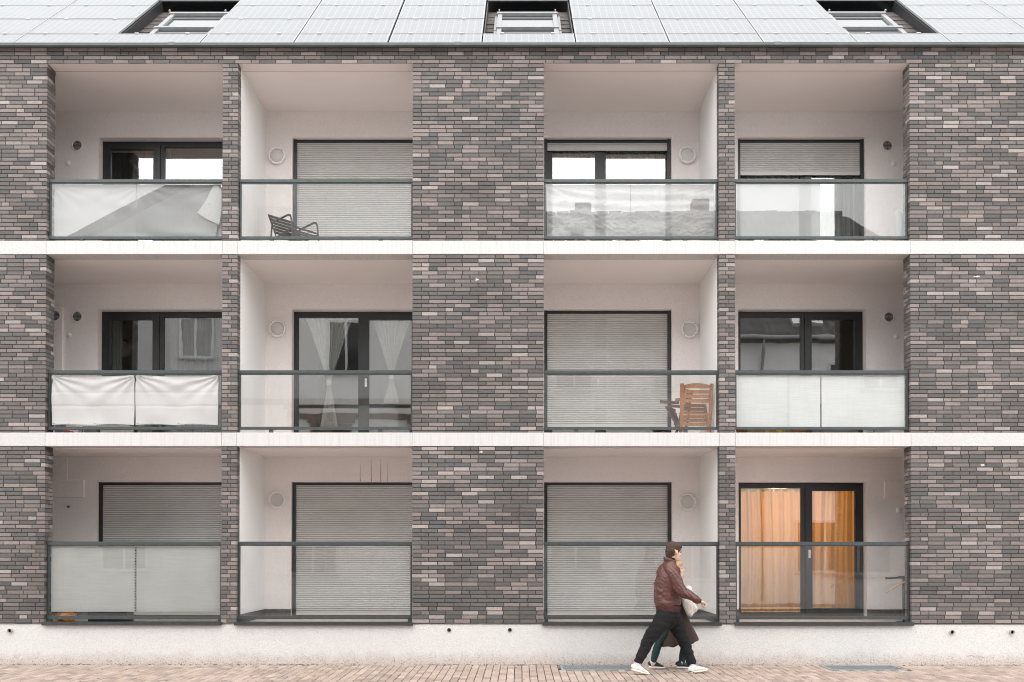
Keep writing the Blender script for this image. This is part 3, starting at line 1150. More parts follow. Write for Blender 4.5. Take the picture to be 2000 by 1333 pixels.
# ------------------------------------------------------------------ balustrades
def balustrade(b, fl):
    x0, x1 = OPEN[b]
    if fl == 0:
        zt0, zt1, zb0, zb1 = 1.826, 1.876, 0.690, 0.738
    elif fl == 1:
        zt0, zt1, zb0, zb1 = 4.452, 4.502, 3.593, 3.634
    else:
        zt0, zt1, zb0, zb1 = 7.396, 7.442, 6.524, 6.562
    y = 0.095
    e = empty('balustrade', ((x0 + x1) / 2, y, zb0), bld)
    off = e.location
    xm = (x0 + x1) / 2
    m = MB(off)
    m.box(x0 + 0.004, xm - 0.0008, y - 0.030, y + 0.030, zt0, zt1)
    m.box(xm + 0.0008, x1 - 0.004, y - 0.030, y + 0.030, zt0, zt1)
    m.box(x0 + 0.006, x1 - 0.006, y - 0.018, y + 0.018, zt0 - 0.016, zt0)
    hr = m.build('handrail', 'rail_metal', e)
    m = MB(off)
    m.box(x0 + 0.004, xm - 0.0008, y - 0.030, y + 0.030, zb0, zb1)
    m.box(xm + 0.0008, x1 - 0.004, y - 0.030, y + 0.030, zb0, zb1)
    m.build('bottom_rail', 'rail_metal', e)
    for xx in (x0 + 0.012, x1 - 0.032):
        m = MB(off)
        m.box(xx, xx + 0.020, y - 0.024, y + 0.024, zb1, zt0 - 0.016)
        m.build('post', 'rail_metal', e)
    for (a, c) in ((x0 + 0.033, xm - 0.004), (xm + 0.004, x1 - 0.033)):
        m = MB(off)
        m.box(a, c, y - 0.006, y + 0.006, zb1, zt0 - 0.016)
        m.build('glass_pane', 'balustrade_glass', e)
    # short feet carrying the bottom rail
    for xx in (x0 + 0.5, x1 - 0.5) if fl else (x0 + 0.04, x1 - 0.04):
        m = MB(off)
        m.box(xx - 0.03, xx + 0.03, y - 0.02, y + 0.02, FL[fl] - (0 if fl else -0.03), zb0)
        m.build('foot', 'rail_metal', e)
    if fl == 0:
        m = MB(off)
        for (a, c) in ((x0 - 0.022, xm - 0.001), (xm + 0.001, x1 + 0.022)):
            m.box(a, c, -0.045, -0.0035, 0.601, 0.652)
        m.box(x0 + 0.002, x1 - 0.002, -0.003, 0.14, 0.640, 0.652)
        m.build('sill', 'sill_metal', e)
    return e


for fl in range(3):
    for b in range(4):
        balustrade(b, fl)

# ------------------------------------------------------------------ wall fittings
for (x, z) in ((-7.524, 8.616), (-7.508, 5.705), (-7.855, 5.705), (6.218, 8.611), (6.232, 5.696)):
    e = empty('vent_grille', (x, DEP - (0.06 if x < -7.8 else 0), z), bld)
    m = MB()
    m.lathe_y((0, 0, 0), [(0.088, 0.0), (0.098, -0.004), (0.098, -0.014), (0.088, -0.02), (0.078, -0.016), (0.076, 0.0)])
    m.build('ring', 'loggia_plaster', e, True)
    m = MB()
    m.lathe_y((0, 0, 0), [(0.0001, -0.002), (0.077, -0.002)])
    m.build('duct', 'vent_dark', e)
    for k in range(6):
        zz = -0.055 + k * 0.022
        hw = math.sqrt(max(0.0, 0.074 ** 2 - zz ** 2))
        for sgn in (-1, 1):
            m = MB()
            m.box(min(sgn * 0.006, sgn * hw), max(sgn * 0.006, sgn * hw), -0.010, -0.004, zz - 0.004, zz + 0.003)
            m.build('louvre', 'pipe_grey', e)
for (x, z) in ((-7.674, 8.31), (-7.645, 5.388), (6.321, 8.306), (6.356, 5.366), (6.383, 2.429)):
    m = MB((x, DEP, z))
    m.lathe_y((x, DEP, z), [(0.0001, -0.03), (0.030, -0.03), (0.040, -0.022), (0.044, -0.012), (0.044, 0.0)], 20)
    o = m.build('socket_cover', 'lamp_white', bld, True)
    o.location = (x, DEP, z)
m = MB()
m.lathe_y((-7.638, DEP, 2.485), [(0.0001, -0.02), (0.016, -0.02), (0.022, 0.0)], 12)
m.build('wall_bolt', 'vent_dark', bld, True)
# meter boxes and chases on the ground floor walls
m = MB()
m.cbox(-7.93, -7.371, DEP - 0.028, DEP, 2.641, 2.936, 0.004)
m.cbox(-7.93, -7.66, DEP - 0.012, DEP, 2.936, 3.325, 0.003)
m.build('meter_box', 'loggia_plaster', bld)
m = MB()
m.cbox(6.142, 6.62, DEP - 0.028, DEP, 2.619, 2.913, 0.004)
m.cbox(6.46, 6.62, DEP - 0.012, DEP, 2.913, 3.325, 0.003)
m.build('meter_box', 'loggia_plaster', bld)
# pipe chases on the middle floor
m = MB()
m.cbox(-8.1, -7.735, DEP - 0.06, DEP, FL[1], 5.86, 0.004)
m.build('pipe_chase', 'loggia_plaster', bld)
m = MB()
m.cbox(6.50, 6.75, DEP - 0.04, DEP, FL[1], 5.86, 0.004)
m.build('pipe_chase', 'loggia_plaster', bld)
# rust runs on the plaster over the second ground-floor shutter
for (x, z0, z1, w) in ((-2.704, 2.906, 3.20, 0.010), (-2.520, 2.906, 3.30, 0.014), (-2.360, 2.906, 3.30, 0.016), (-2.243, 2.906, 3.24, 0.008)):
    n = 10
    vs, fs = [], []
    for k in range(n + 1):
        zz = lerp(z0, z1, k / n)
        ww = 1.4 * w * (1 - 0.75 * (k / n)) * random.uniform(0.7, 1.3) / 2
        xx = x + random.uniform(-0.003, 0.003)
        vs += [(xx - ww, DEP - 0.0025, zz), (xx + ww, DEP - 0.0025, zz)]
    for k in range(n):
        fs.append((2 * k, 2 * k + 1, 2 * k + 3, 2 * k + 2))
    m = MB()
    m.add(vs, fs)
    m.build('rust_run', 'rust', bld)
# drain pipes through the plinth
for (x, z, up) in ((-7.765, 0.52, 1), (-1.085, 0.531, 0), (-0.159, 0.532, 0), (6.557, 0.504, 1), (7.466, 0.504, 1)):
    e = empty('drain_pipe', (x, 0.012, z), bld)
    m = MB()
    m.lathe_y((0, 0, 0), [(0.029, 0.02), (0.029, -0.045), (0.034, -0.045), (0.034, 0.0)] if up else
              [(0.028, 0.02), (0.028, -0.012), (0.033, -0.012), (0.033, 0.0)], 20)
    m.build('pipe', 'pipe_grey', e, True)
    m = MB()
    m.lathe_y((0, 0, 0), [(0.0001, -0.004), (0.0285, -0.004)], 20)
    m.build('bore', 'black_void', e)
# crack lines in the plinth render
for pts in (((1888, 1284), (1893, 1281), (1899, 1281), (1905, 1284), (1913, 1283), (1923, 1284)), ((768, 1283), (770, 1287), (771, 1294), (771, 1297))):
    m = MB()
    m.tube([at(x, y, 0.0115) for x, y in pts], 0.0022, 5)
    m.build('render_crack', 'vent_dark', bld)

# ------------------------------------------------------------------ roof, gutter, solar panels, skylights
PITCH = R(40)
SD = Vector((0, math.cos(PITCH), math.sin(PITCH)))      # up the slope
SN = Vector((0, -math.sin(PITCH), math.cos(PITCH)))     # outward normal
R0 = Vector((0, 0, 9.531))                              # a point of the panel plane


def rp(x, s, h=0.0):
    return R0 + Vector((x, 0, 0)) + SD * s + SN * h


RM = Matrix(((1, 0, 0), tuple((0, SD.y, SN.y)), tuple((0, SD.z, SN.z)))).to_4x4()
RM = Matrix(((1, 0, 0, 0), (0, SD.y, SN.y, 0), (0, SD.z, SN.z, 0), (0, 0, 0, 1)))


def slope_obj(o, x, s, h=0.0):
    o.matrix_basis = Matrix.Translation(rp(x, s, h)) @ RM
    return o


m = MB()
m.box(XL, XR, -0.02, 6.6, -0.42, -0.24)
roof = m.build('roof', 'roof_membrane', bld)
slope_obj(roof, 0, 0)
m = MB()
m.box(XL, XR, 0.02, 0.25, 9.46, 9.53)
m.build('wall_plate', 'mortar', bld)
# gutter: half-round box section with seams
m = MB()
gx = [XL, -5.3, -0.95, 3.9, XR]
for a, c in zip(gx[:-1], gx[1:]):
    prof = [(-0.145, 9.448), (-0.15, 9.442), (-0.146, 9.434), (-0.143, 9.412), (-0.135, 9.405), (-0.075, 9.405), (-0.068, 9.412), (-0.068, 9.446),
            (-0.073, 9.446), (-0.073, 9.416), (-0.078, 9.411), (-0.130, 9.411), (-0.136, 9.416), (-0.138, 9.444)]
    vs, fs = [], []
    n = len(prof)
    for xx in (a + 0.002, c - 0.002):
        vs += [(xx, y, z + 0.003) for y, z in prof]
    for k in range(n):
        fs.append((k, (k + 1) % n, n + (k + 1) % n, n + k))
    fs.append(tuple(range(n)))
    fs.append(tuple(range(2 * n - 1, n - 1, -1)))
    m.add(vs, fs)
    m.box(c - 0.05, c + 0.05, -0.152, -0.1455, 9.41, 9.457) if c < XR else None
m.build('gutter', 'gutter_metal', bld, fix=True)
m = MB()
m.box(XL, XR, -0.060, 0.03, 9.4535, 9.48)
m.build('eaves_board', 'terracotta', bld)

PXW, PSH = 1.434, 0.970
PX0 = -7.76 - 2 * PXW
ROWS = [-0.462, 0.506, 1.49, 2.46, 3.43, 4.40, 5.37]
GAPC = (3, 7, 11)
pan_w, pan_h = PXW - 0.022, PSH - 0.016


def panel_mesh(hh, fw=0.012, hw=pan_w / 2):
    mf = MB()
    mf.box(-hw, hw, -hh, -hh + fw, -0.032, 0.003)
    mf.box(-hw, hw, hh - fw, hh, -0.032, 0.003)
    mf.box(-hw, -hw + fw, -hh + fw, hh - fw, -0.032, 0.003)
    mf.box(hw - fw, hw, -hh + fw, hh - fw, -0.032, 0.003)
    mf.add([(-hw + fw, -hh + fw, 0), (hw - fw, -hh + fw, 0), (hw - fw, hh - fw, 0), (-hw + fw, hh - fw, 0)], [(0, 1, 2, 3)], mi=1)
    mf.add([(-hw + fw, -hh + fw, -0.02), (hw - fw, -hh + fw, -0.02), (hw - fw, hh - fw, -0.02), (-hw + fw, hh - fw, -0.02)], [(3, 2, 1, 0)], mi=0)
    me = mf.mesh('solar_panel')
    me.materials.append(MATS['alu_panel'])
    me.materials.append(MATS['solar_cells'])
    return me


pan_me = panel_mesh(pan_h / 2)
pan_low = panel_mesh(0.548 / 2)
clamp = MB()
clamp.box(-0.03, 0.03, -0.015, 0.015, -0.01, 0.012)
clamp_me = clamp.mesh('clamp')
clamp_me.materials.append(MATS['alu'])


def panel_at(cx, s, me=pan_me):
    o = bpy.data.objects.new('solar_panel', me)
    COL.objects.link(o)
    o.parent = roof
    o.matrix_parent_inverse = roof.matrix_basis.inverted()
    j = Matrix.Rotation(random.uniform(-0.0022, 0.0022), 4, 'X') @ Matrix.Rotation(random.uniform(-0.0022, 0.0022), 4, 'Y')
    o.matrix_basis = Matrix.Translation(rp(cx, s)) @ RM @ j
    return o


for ci in range(14):
    cx = PX0 + (ci + 0.5) * PXW
    # a few wider dark seams between panel fields
    for ri in range(6):
        s0 = ROWS[ri]
        if ci in GAPC and ri in (1, 2):
            continue
        if ci in GAPC and ri == 3:
            s0 = 2.92
        if ci in GAPC and ri == 4:
            s0 = 3.89
        if ci in GAPC and ri == 5:
            s0 = 4.86
        shift = 0.0
        if cx < -2.05 and cx > -6.3:
            shift = -0.012
        if ri == 0:
            panel_at(cx + shift, 0.499 - 0.274, pan_low)
        else:
            panel_at(cx + shift, s0 + PSH / 2)
        for dx in (-0.42, 0.38):
            o = bpy.data.objects.new('clamp', clamp_me)
            COL.objects.link(o)
            o.parent = roof
            o.matrix_parent_inverse = roof.matrix_basis.inverted()
            o.matrix_basis = Matrix.Translation(rp(cx + dx, s0 + PSH - 0.002)) @ RM

# roof tiles seen in the gaps: overlapping courses, each tile its own piece
tw, tl, th = 0.24, 0.34, 0.028
tm = MB()
tm.add([(0, 0, 0), (tw - 0.004, 0, 0), (tw - 0.004, 0, th), (0, 0, th), (0, tl + 0.06, -0.016), (tw - 0.004, tl + 0.06, -0.016), (tw - 0.004, tl + 0.06, 0.012), (0, tl + 0.06, 0.012)],
       [(0, 1, 2, 3), (3, 2, 6, 7), (1, 5, 6, 2), (0, 3, 7, 4), (4, 7, 6, 5), (0, 4, 5, 1)])
tile_me = tm.mesh('roof_tile')
tile_me.materials.append(MATS['roof_tile'])
bm = bmesh.new()
bm.from_mesh(tile_me)
bmesh.ops.recalc_face_normals(bm, faces=bm.faces)
bm.to_mesh(tile_me)
bm.free()
for ci in GAPC:
    gx0, gx1 = PX0 + ci * PXW, PX0 + (ci + 1) * PXW
    for r in range(9):
        s = 0.34 + r * 0.268
        x = gx0 + 0.02 - (0.12 if r % 2 else 0.0)
        while x < gx1 - 0.05:
            # leave the strip that the skylights cover
            sky_c = {3: -5.44, 7: 0.115, 11: 5.68}[ci]
            if not (sky_c - 0.44 < x + tw / 2 < sky_c + 0.44 and s < 2.0):
                o = bpy.data.objects.new('roof_tile', tile_me)
                COL.objects.link(o)
                o.parent = roof
                o.matrix_parent_inverse = roof.matrix_basis.inverted()
                o.matrix_basis = Matrix.Translation(rp(x, s, -0.215 + random.uniform(-0.003, 0.003))) @ RM
            x += tw
    # raised kerb strip that closes the panel field at the outer side of the gap
    for xx in (gx0, gx1):
        m = MB()
        m.box(-0.006, 0.006, 0, 2.45, -0.2, -0.035)
        o = m.build('panel_edge', 'frame_dark', bld)
        slope_obj(o, xx + (0.018 if xx == gx0 else -0.018), 0.5)
    # mounting hooks
    for dx in (0.22, PXW - 0.24):
        m = MB()
        m.box(-0.010, 0.010, 0, 0.05, -0.2, -0.11)
        o = m.build('roof_hook', 'pipe_grey', bld)
        slope_obj(o, gx0 + dx, 2.62)


def skylight(cx, s0, s1, dark):
    e = empty('skylight', (0, 0, 0), bld)
    slope_obj(e, cx, s0)
    L = s1 - s0
    w = 0.50
    ztop = -0.07
    for sg in (-1, 1):
        m = MB()
        a, c = sorted((sg * w, sg * (w - 0.075)))
        m.box(a, c, 0.02, L - 0.03, -0.2, ztop)
        a, c = sorted((sg * (w + 0.001), sg * (w + 0.05)))
        m.box(a, c, -0.02, L - 0.01, -0.2, ztop - 0.045)
        m.build('side_cover', 'skylight_alu', e)
    m = MB()
    m.box(-w - 0.012, w + 0.012, L - 0.06, L + 0.02, -0.2, ztop + 0.022)
    m.build('top_cover', 'skylight_alu', e)
    m = MB()
    m.box(-w + 0.076, w - 0.076, L - 0.16, L - 0.061, -0.2, ztop - 0.03)
    m.box(-w + 0.076, w - 0.076, 0.0, 0.07, -0.2, ztop - 0.02)
    m.build('sash', 'frame_dark', e)
    m = MB()
    m.box(-w + 0.076, w - 0.076, L - 0.20, L - 0.165, -0.2, ztop - 0.03)
    m.build('glazing_bar', 'skylight_alu', e)
    m = MB()
    m.box(-w + 0.077, w - 0.077, 0.071, L - 0.205, -0.112, -0.106)
    m.build('pane', 'frame_dark' if dark else 'skylight_glass', e)
    m = MB()
    m.box(-w + 0.1, w - 0.1, 0.07, L - 0.2, -0.235, -0.2)
    m.build('blind', 'roof_membrane' if dark else 'box_white', e)
    if dark:
        m = MB()
        m.box(-0.07, 0.07, 0.30, 0.42, -0.15, -0.11)
        m.box(-0.05, 0.05, 0.34, 0.38, -0.11, -0.09)
        m.build('latch', 'box_grey', e)


for cx, dk in ((-5.44, True), (0.115, True), (5.68, False)):
    skylight(cx, 1.25, 2.18, False)
    skylight(cx, 0.27, 1.20, dk)
    for sg in (-1, 1):
        m = MB()
        m.box(-0.012, 0.012, 0, 0.05, -0.09, -0.055)
        o = m.build('corner_cap', 'copper', bld)
        slope_obj(o, cx + sg * 0.51, 2.10)

# ------------------------------------------------------------------ wall lamps
LAMPS = [((-4.124, 8.431), 'round bulkhead lamp beside the closed shutter above the slatted chair', 0),
         ((-4.106, 5.496), 'round bulkhead lamp beside the door with knotted sheer curtains', 0),
         ((-4.105, 2.599), 'round bulkhead lamp left of the rust-streaked plaster on the ground floor', 1),
         ((2.824, 8.438), 'round bulkhead lamp on the balcony hung with crumpled plastic sheet', 1),
         ((2.854, 5.479), 'round bulkhead lamp above the folded wooden chairs', 1),
         ((2.815, 2.566), 'round bulkhead lamp above and behind the walking man', 1)]
for (x, z), lab, hood in LAMPS:
    e = empty('wall_lamp', (x, DEP, z))
    tag(e, lab, 'lamp', 'round balcony wall lamps')
    m = MB()
    m.lathe_y((0, 0, 0), [(0.140, 0.0), (0.146, -0.02), (0.146, -0.055), (0.138, -0.066), (0.122, -0.066), (0.114, -0.055), (0.113, -0.03)], 36)
    m.build('ring', 'lamp_white', e, True)
    m = MB()
    pr = [(0.0001, -0.062)] + [(0.113 * math.sin(a), -0.03 - 0.032 * math.cos(a)) for a in (0.3, 0.6, 0.9, 1.2, 1.5)] if not hood else \
         [(0.0001, -0.030), (0.06, -0.030), (0.113, -0.027)]
    m.lathe_y((0, 0, 0), pr, 36)
    m.build('diffuser', 'lamp_glass', e, True)
    for k in range(4):
        a = math.pi / 4 + k * math.pi / 2
        m = MB()
        m.ball((0.13 * math.cos(a), -0.066, 0.13 * math.sin(a)), 0.007, 8, 6)
        m.build('screw', 'box_grey', e, True)


# ------------------------------------------------------------------ cloths, screens, curtains
def sheet(name, mat, x0, x1, z0, z1, y, fn, nx=90, nz=40, parent=None, uvfn=None):
    cx, cz = (x0 + x1) / 2, z0
    vs, fs = [], []
    for j in range(nz + 1):
        for i in range(nx + 1):
            u, v = i / nx, j / nz
            dx, dy, dz = fn(u, v)
            vs.append((lerp(x0, x1, u) + dx - cx, dy, lerp(z0, z1, v) + dz - cz))
    for j in range(nz):
        for i in range(nx):
            a = j * (nx + 1) + i
            fs.append((a, a + 1, a + nx + 2, a + nx + 1))
    m = MB()
    m.add(vs, fs)
    o = m.build(name, mat, parent, True)
    o.location = (cx, y, cz)
    return o


from mathutils import noise as mnoise


def nz3(x, y, z=0.0):
    return mnoise.noise(Vector((x, y, z)))


def sag(u, v, k, seed):
    """cloth pinned at its top corners: folds fanning from them"""
    a = math.atan2(1 - v, u + 0.02)
    b = math.atan2(1 - v, 1 - u + 0.02)
    ra, rb = math.hypot(u, 1 - v), math.hypot(1 - u, 1 - v)
    d = math.sin(a * 15 + nz3(ra * 2, seed) * 2) * math.exp(-ra * 2.2) + math.sin(b * 15 + nz3(rb * 2, seed + 5) * 2) * math.exp(-rb * 2.2)
    return k * d + k * 0.9 * nz3(u * 4, v * 3, seed)


ox0, ox1 = OPEN[0]
xm = (ox0 + ox1) / 2
# top left balcony: one white cloth behind the glass, its right end torn loose and folded over
Z0, Z1 = 6.566, 7.385


def f_top(u, v):
    d = sag(u * 2 % 1.0001, v, 0.010, 3.1) + 0.012 * math.sin(9 * (u * 1.4 + v * 1.1) + 2 * nz3(u * 3, v * 3, 2)) * (0.3 + u)
    dz = 0.0
    dx = 0.0
    if u > 0.93:
        dx = -(u - 0.93) * 1.2 * (1 - v)
    return dx, d, dz


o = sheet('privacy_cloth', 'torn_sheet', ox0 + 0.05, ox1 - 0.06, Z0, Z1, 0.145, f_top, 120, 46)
tag(o, 'white cloth with its torn corner folded over, behind the top left balcony glass', 'cloth')
m = MB()
ctr = at(428, 415, 0.13)
flap = [(419, 360), (424, 362), (433, 372), (433, 408), (428, 440), (421, 436), (404, 429), (393, 422), (385, 416), (391, 408), (402, 392), (411, 374)]
pts = [at(x, y, 0.128) for x, y in flap]
cen = at(416, 405, 0.117)
vs = [cen] + pts + [lerp(p_, cen, 0.5) + Vector((0, -0.008 * (1 if k % 2 else -0.6), 0)) for k, p_ in enumerate(pts)]
n = len(pts)
fs = []
for k in range(n):
    k2 = (k + 1) % n
    fs.append((0, 1 + n + k, 1 + n + k2))
    fs.append((1 + n + k, 1 + k, 1 + k2, 1 + n + k2))
m.off = Vector((o.location))
m.add(vs, fs)
m.build('folded_corner', 'white_sheet', o, True, fix=True)
# second, darker layer hanging inside the same balcony
o = sheet('towel_cloth', 'grey_sheet', ox0 + 1.35, ox1 - 0.03, Z0 - 0.02, Z1 - 0.02, 0.19,
          lambda u, v: (0.0, 0.012 * math.sin(8 * u + 5 * v) + 0.01 * nz3(u * 4, v * 4, 8), 0), 60, 30)
tag(o, 'grey cloth hanging behind the torn white cloth on the top left balcony', 'cloth')

# middle left balcony: two white cloths laced to the rails
Z0, Z1 = 3.66, 4.425
for k, (a, c) in enumerate(((ox0 + 0.075, xm - 0.012), (xm + 0.012, ox1 - 0.075))):
    def f_mid(u, v, k=k):
        d = sag(u, v, 0.017, 11.0 + k * 7) + 0.006 * math.exp(-((v - 0.38) / 0.02) ** 2) + 0.005 * math.exp(-((v - 0.66) / 0.02) ** 2)
        dz = -0.02 * math.sin(math.pi * u) * v + 0.012 * abs(math.sin(u * math.pi * 2)) * (1 - v)
        return 0.012 * (u - 0.5) * math.sin(math.pi * v), d, dz
    o = sheet('privacy_cloth', 'white_sheet', a, c, Z0, Z1, 0.06, f_mid, 70, 50)
    tag(o, ('white cloth tied over the middle left balcony rail, next to the wall pier',
            'white cloth tied over the middle left balcony rail, next to the narrow brick pillar')[k], 'cloth', 'white cloths laced to the middle left balustrade')
    for (zz, us) in ((Z0 + 0.015, (0.02, 0.27, 0.52, 0.77)), (Z1 - 0.015, (0.04, 0.5))):
        for u in us[:4:2] if k else us[:4:2]:
            m = MB(o.location)
            xx = lerp(a, c, u)
            m.tube([(xx, 0.045, zz + 0.012), (xx + 0.05, 0.042, zz - 0.004), (xx + 0.20, 0.042, zz - 0.006), (xx + 0.25, 0.046, zz + 0.004)], 0.0035, 6)
            m.ball((xx, 0.045, zz + 0.012), 0.008, 8, 6)
            m.build('cord', 'box_grey', o)

# ground left balcony: grey woven screen with a stitched joint; middle right: white screen
for (b, z0, z1, mt, nm, labs, grp) in (
        (0, 0.80, 1.80, 'grey_screen', 'woven_screen', ('grey woven screen on the ground left balcony, next to the wall pier', 'grey woven screen on the ground left balcony, next to the narrow brick pillar'), 'grey screens behind the ground left balustrade'),
        (3, 3.64, 4.43, 'white_screen', 'woven_screen', ('white ribbed screen on the middle right balcony, next to the narrow pillar', 'white ribbed screen on the middle right balcony, next to the right wall pier'), 'white screens behind the middle right balustrade')):
    a0, a1 = OPEN[b]
    mid = (a0 + a1) / 2
    for k, (a, c) in enumerate(((a0 + 0.05, mid - 0.010), (mid + 0.010, a1 - 0.05))):
        o = sheet(nm, mt, a, c, z0, z1, 0.118,
                  lambda u, v, k=k: (0, 0.003 * nz3(u * 5, v * 2, k + 3.3), 0.003 * nz3(u * 4, 0.5, k)), 40, 20)
        tag(o, labs[k], 'screen', grp)
        if b == 0 and k == 0:
            for q in range(24):
                m = MB(o.location)
                zz = lerp(z0 + 0.02, z1 - 0.02, q / 23)
                m.box(c - 0.001, c + 0.021, 0.106, 0.116, zz - 0.008, zz + 0.008)
                m.build('tie', 'vent_dark', o)

# top third balcony: crumpled clear plastic sheet behind the glass
a0, a1 = OPEN[2]


def f_plastic(u, v):
    d = 0.018 * math.sin(26 * v + 3 * nz3(u * 3, v * 2, 1) + 2 * u) * math.exp(-((v - 0.85) / 0.3) ** 2)
    d += sag(u, v, 0.014, 21.0)
    d += 0.016 * nz3(u * 9, v * 5, 4.0) + 0.010 * abs(nz3(u * 22, v * 11, 9.0)) + 0.006 * abs(nz3(u * 50, v * 26, 2.0))
    return 0, d, 0


o = sheet('plastic_sheet', 'plastic_film', a0 + 0.05, a1 - 0.05, 6.575, 7.39, 0.14, f_plastic, 180, 80)
tag(o, 'crumpled translucent plastic sheet behind the top balcony glass right of the wide brick pier', 'plastic sheet')

# top right balcony: milky film on the left half of the glass
a0, a1 = OPEN[3]
o = sheet('milky_panel', 'milky_film', a0 + 0.045, a0 + 1.33, 6.565, 7.38, 0.112, lambda u, v: (0, 0.002 * nz3(u * 3, v * 3), 0), 30, 16)
tag(o, 'milky film covering the left pane of the top right balcony glass', 'film')


def curtain(name, mat, x0, x1, z0, z1, y, folds, amp, gather=None, label='', group=None, nx=150, nz=36, seed=0.0, scallop=0.0):
    def fn(u, v):
        ph = 2 * math.pi * folds * u + 1.6 * nz3(u * 3, v * 1.2, seed)
        d = amp * math.sin(ph) + amp * 0.5 * math.sin(2.3 * ph + 1)
        dx = 0.0
        if gather:
            dx = gather(u, v)
        dz = 0.0
        if scallop:
            dz = -scallop * abs(math.sin(math.pi * 6 * u)) * max(0.0, (v - 0.9) / 0.1)
        elif v > 0.97:
            dz = -0.018 * (0.5 + 0.5 * math.sin(ph * 0.5))
        return dx, d, dz
    o = sheet(name, mat, x0, x1, z0, z1, y, fn, nx, nz)
    tag(o, label, 'curtain', group)
    return o


yc = DEP + 0.295
# orange curtains, ground right
d0 = DOOR[3][0]
z0, z1 = FL[0] + 0.06, DTOP[0] - 0.10
curtain('curtain', 'orange_curtain', d0 + 0.03, d0 + 1.16, z0, z1, yc, 5.5, 0.036, None, 'orange curtain behind the wider pane of the lit ground floor door', 'orange curtains of the ground floor right door', 200, 60, 1.0, 0.045)
curtain('curtain', 'orange_curtain', d0 + 1.20, d0 + 2.12, z0, z1, yc, 4.3, 0.034, None, 'orange curtain behind the narrower sash of the lit ground floor door', 'orange curtains of the ground floor right door', 160, 60, 2.0, 0.03)
# knotted sheers, middle second bay
d0 = DOOR[1][0]
zf, zt = FL[1], DTOP[1]


def knot(cu, zk, w):
    def fn(u, v):
        # pull towards the centre at knot height
        k = math.exp(-((v - zk) / 0.30) ** 2)
        if v > zk:
            k = max(0.0, 1 - (v - zk) / (1.0 - zk)) ** 0.85
        else:
            k = 1 - 0.35 * min(1.0, (zk - v) / zk)
        return (0.5 - u) * w * 0.94 * k
    return fn


o = curtain('curtain', 'sheer', d0 + 0.16, d0 + 1.00, zf + 0.28, zt - 0.08, yc, 10, 0.022, knot(0.5, 0.42, 0.84), 'white sheer curtain knotted low behind the wider door pane', 'knotted sheer curtains')
m = MB(o.location)
m.ball((d0 + 0.58, yc, lerp(zf + 0.28, zt - 0.08, 0.42)), (0.05, 0.05, 0.06), 14, 9)
m.build('knot', 'sheer', o, True)
o = curtain('curtain', 'sheer', d0 + 1.30, d0 + 2.0, zf + 0.75, zt - 0.08, yc, 9, 0.022, knot(0.5, 0.30, 0.70), 'white sheer curtain knotted higher behind the narrower door sash', 'knotted sheer curtains')
m = MB(o.location)
m.ball((d0 + 1.65, yc, lerp(zf + 0.75, zt - 0.08, 0.30)), (0.05, 0.05, 0.06), 14, 9)
m.build('knot', 'sheer', o, True)
# others
d0 = DOOR[0][0]
curtain('curtain', 'dark_curtain', d0 + 0.08, d0 + 1.2, FL[2] + 0.1, DTOP[2] - 0.05, yc, 12, 0.02, None, 'dark curtain inside the top left door beside the vent', None)
curtain('curtain', 'sheer_thin', d0 + 0.12, d0 + 0.30, FL[1] + 0.1, DTOP[1] - 0.05, yc, 3, 0.02, None, 'narrow pale curtain inside the middle left door beside the paper lantern', None, 40)
curtain('curtain', 'sheer_thin', d0 + 1.12, d0 + 2.1, FL[1] + 0.1, DTOP[1] - 0.05, yc, 9, 0.02, None, 'thin sheer curtain inside the middle left door next to the brick pillar', None)
d0 = DOOR[2][0]
curtain('curtain', 'sheer_thin', d0 + 0.06, d0 + 2.1, FL[2] + 0.1, DTOP[2] - 0.05, yc, 20, 0.018, None, 'white sheer curtain across the top floor door under the raised shutter', None, 260)
d0 = DOOR[3][0]
curtain('curtain', 'sheer_thin', d0 + 0.06, d0 + 1.36, FL[2] + 0.1, DTOP[2] - 0.05, yc, 12, 0.018, None, 'white curtain inside the top right door behind the milky film', None, 160)
curtain('curtain', 'grey_curtain', d0 + 1.40, d0 + 2.1, FL[2] + 0.1, DTOP[2] - 0.05, yc, 8, 0.016, None, 'grey curtain inside the top right door beside the vent', None, 120)
# paper lantern in the middle left room
m = MB()
pl = at(240, 682, DEP + 1.3)
m.ball((0, 0, 0), (0.17, 0.17, 0.16), 24, 14)
e = empty('paper_lantern', pl)
tag(e, 'round white paper lantern hanging inside the middle left door', 'lantern')
m.build('shade', 'paper', e, True)
m = MB()
m.tube([(0, 0, 0.155), (0, 0, 0.9)], 0.004, 6)
m.build('cord', 'white_plastic', e)

# pendant lamp that lights the ground right room
e = empty('pendant_lamp', (4.7, DEP + 1.7, 2.55))
tag(e, 'lit pendant lamp inside the room behind the orange curtains', 'lamp')
m = MB()
m.tube([(0, 0, 0.06), (0, 0, 0.55)], 0.006, 6)
m.build('cord', 'white_plastic', e)
t = NT('lamp_bulb')
em = t.n('ShaderNodeEmission')
em.inputs['Color'].default_value = (1.0, 0.66, 0.30, 1)
em.inputs['Strength'].default_value = 14
t.link(em.outputs[0], t.out.inputs['Surface'])
m = MB()
m.ball((0, 0, 0), (0.09, 0.09, 0.07), 16, 10)
m.build('globe', 'lamp_bulb', e, True)
ld = bpy.data.lights.new('pendant_light', 'POINT')
ld.energy = 38
ld.color = (1.0, 0.66, 0.32)
ld.shadow_soft_size = 0.12
lo = bpy.data.objects.new('pendant_light', ld)
COL.objects.link(lo)
lo.parent = e
lo.location = (0, -0.25, -0.15)

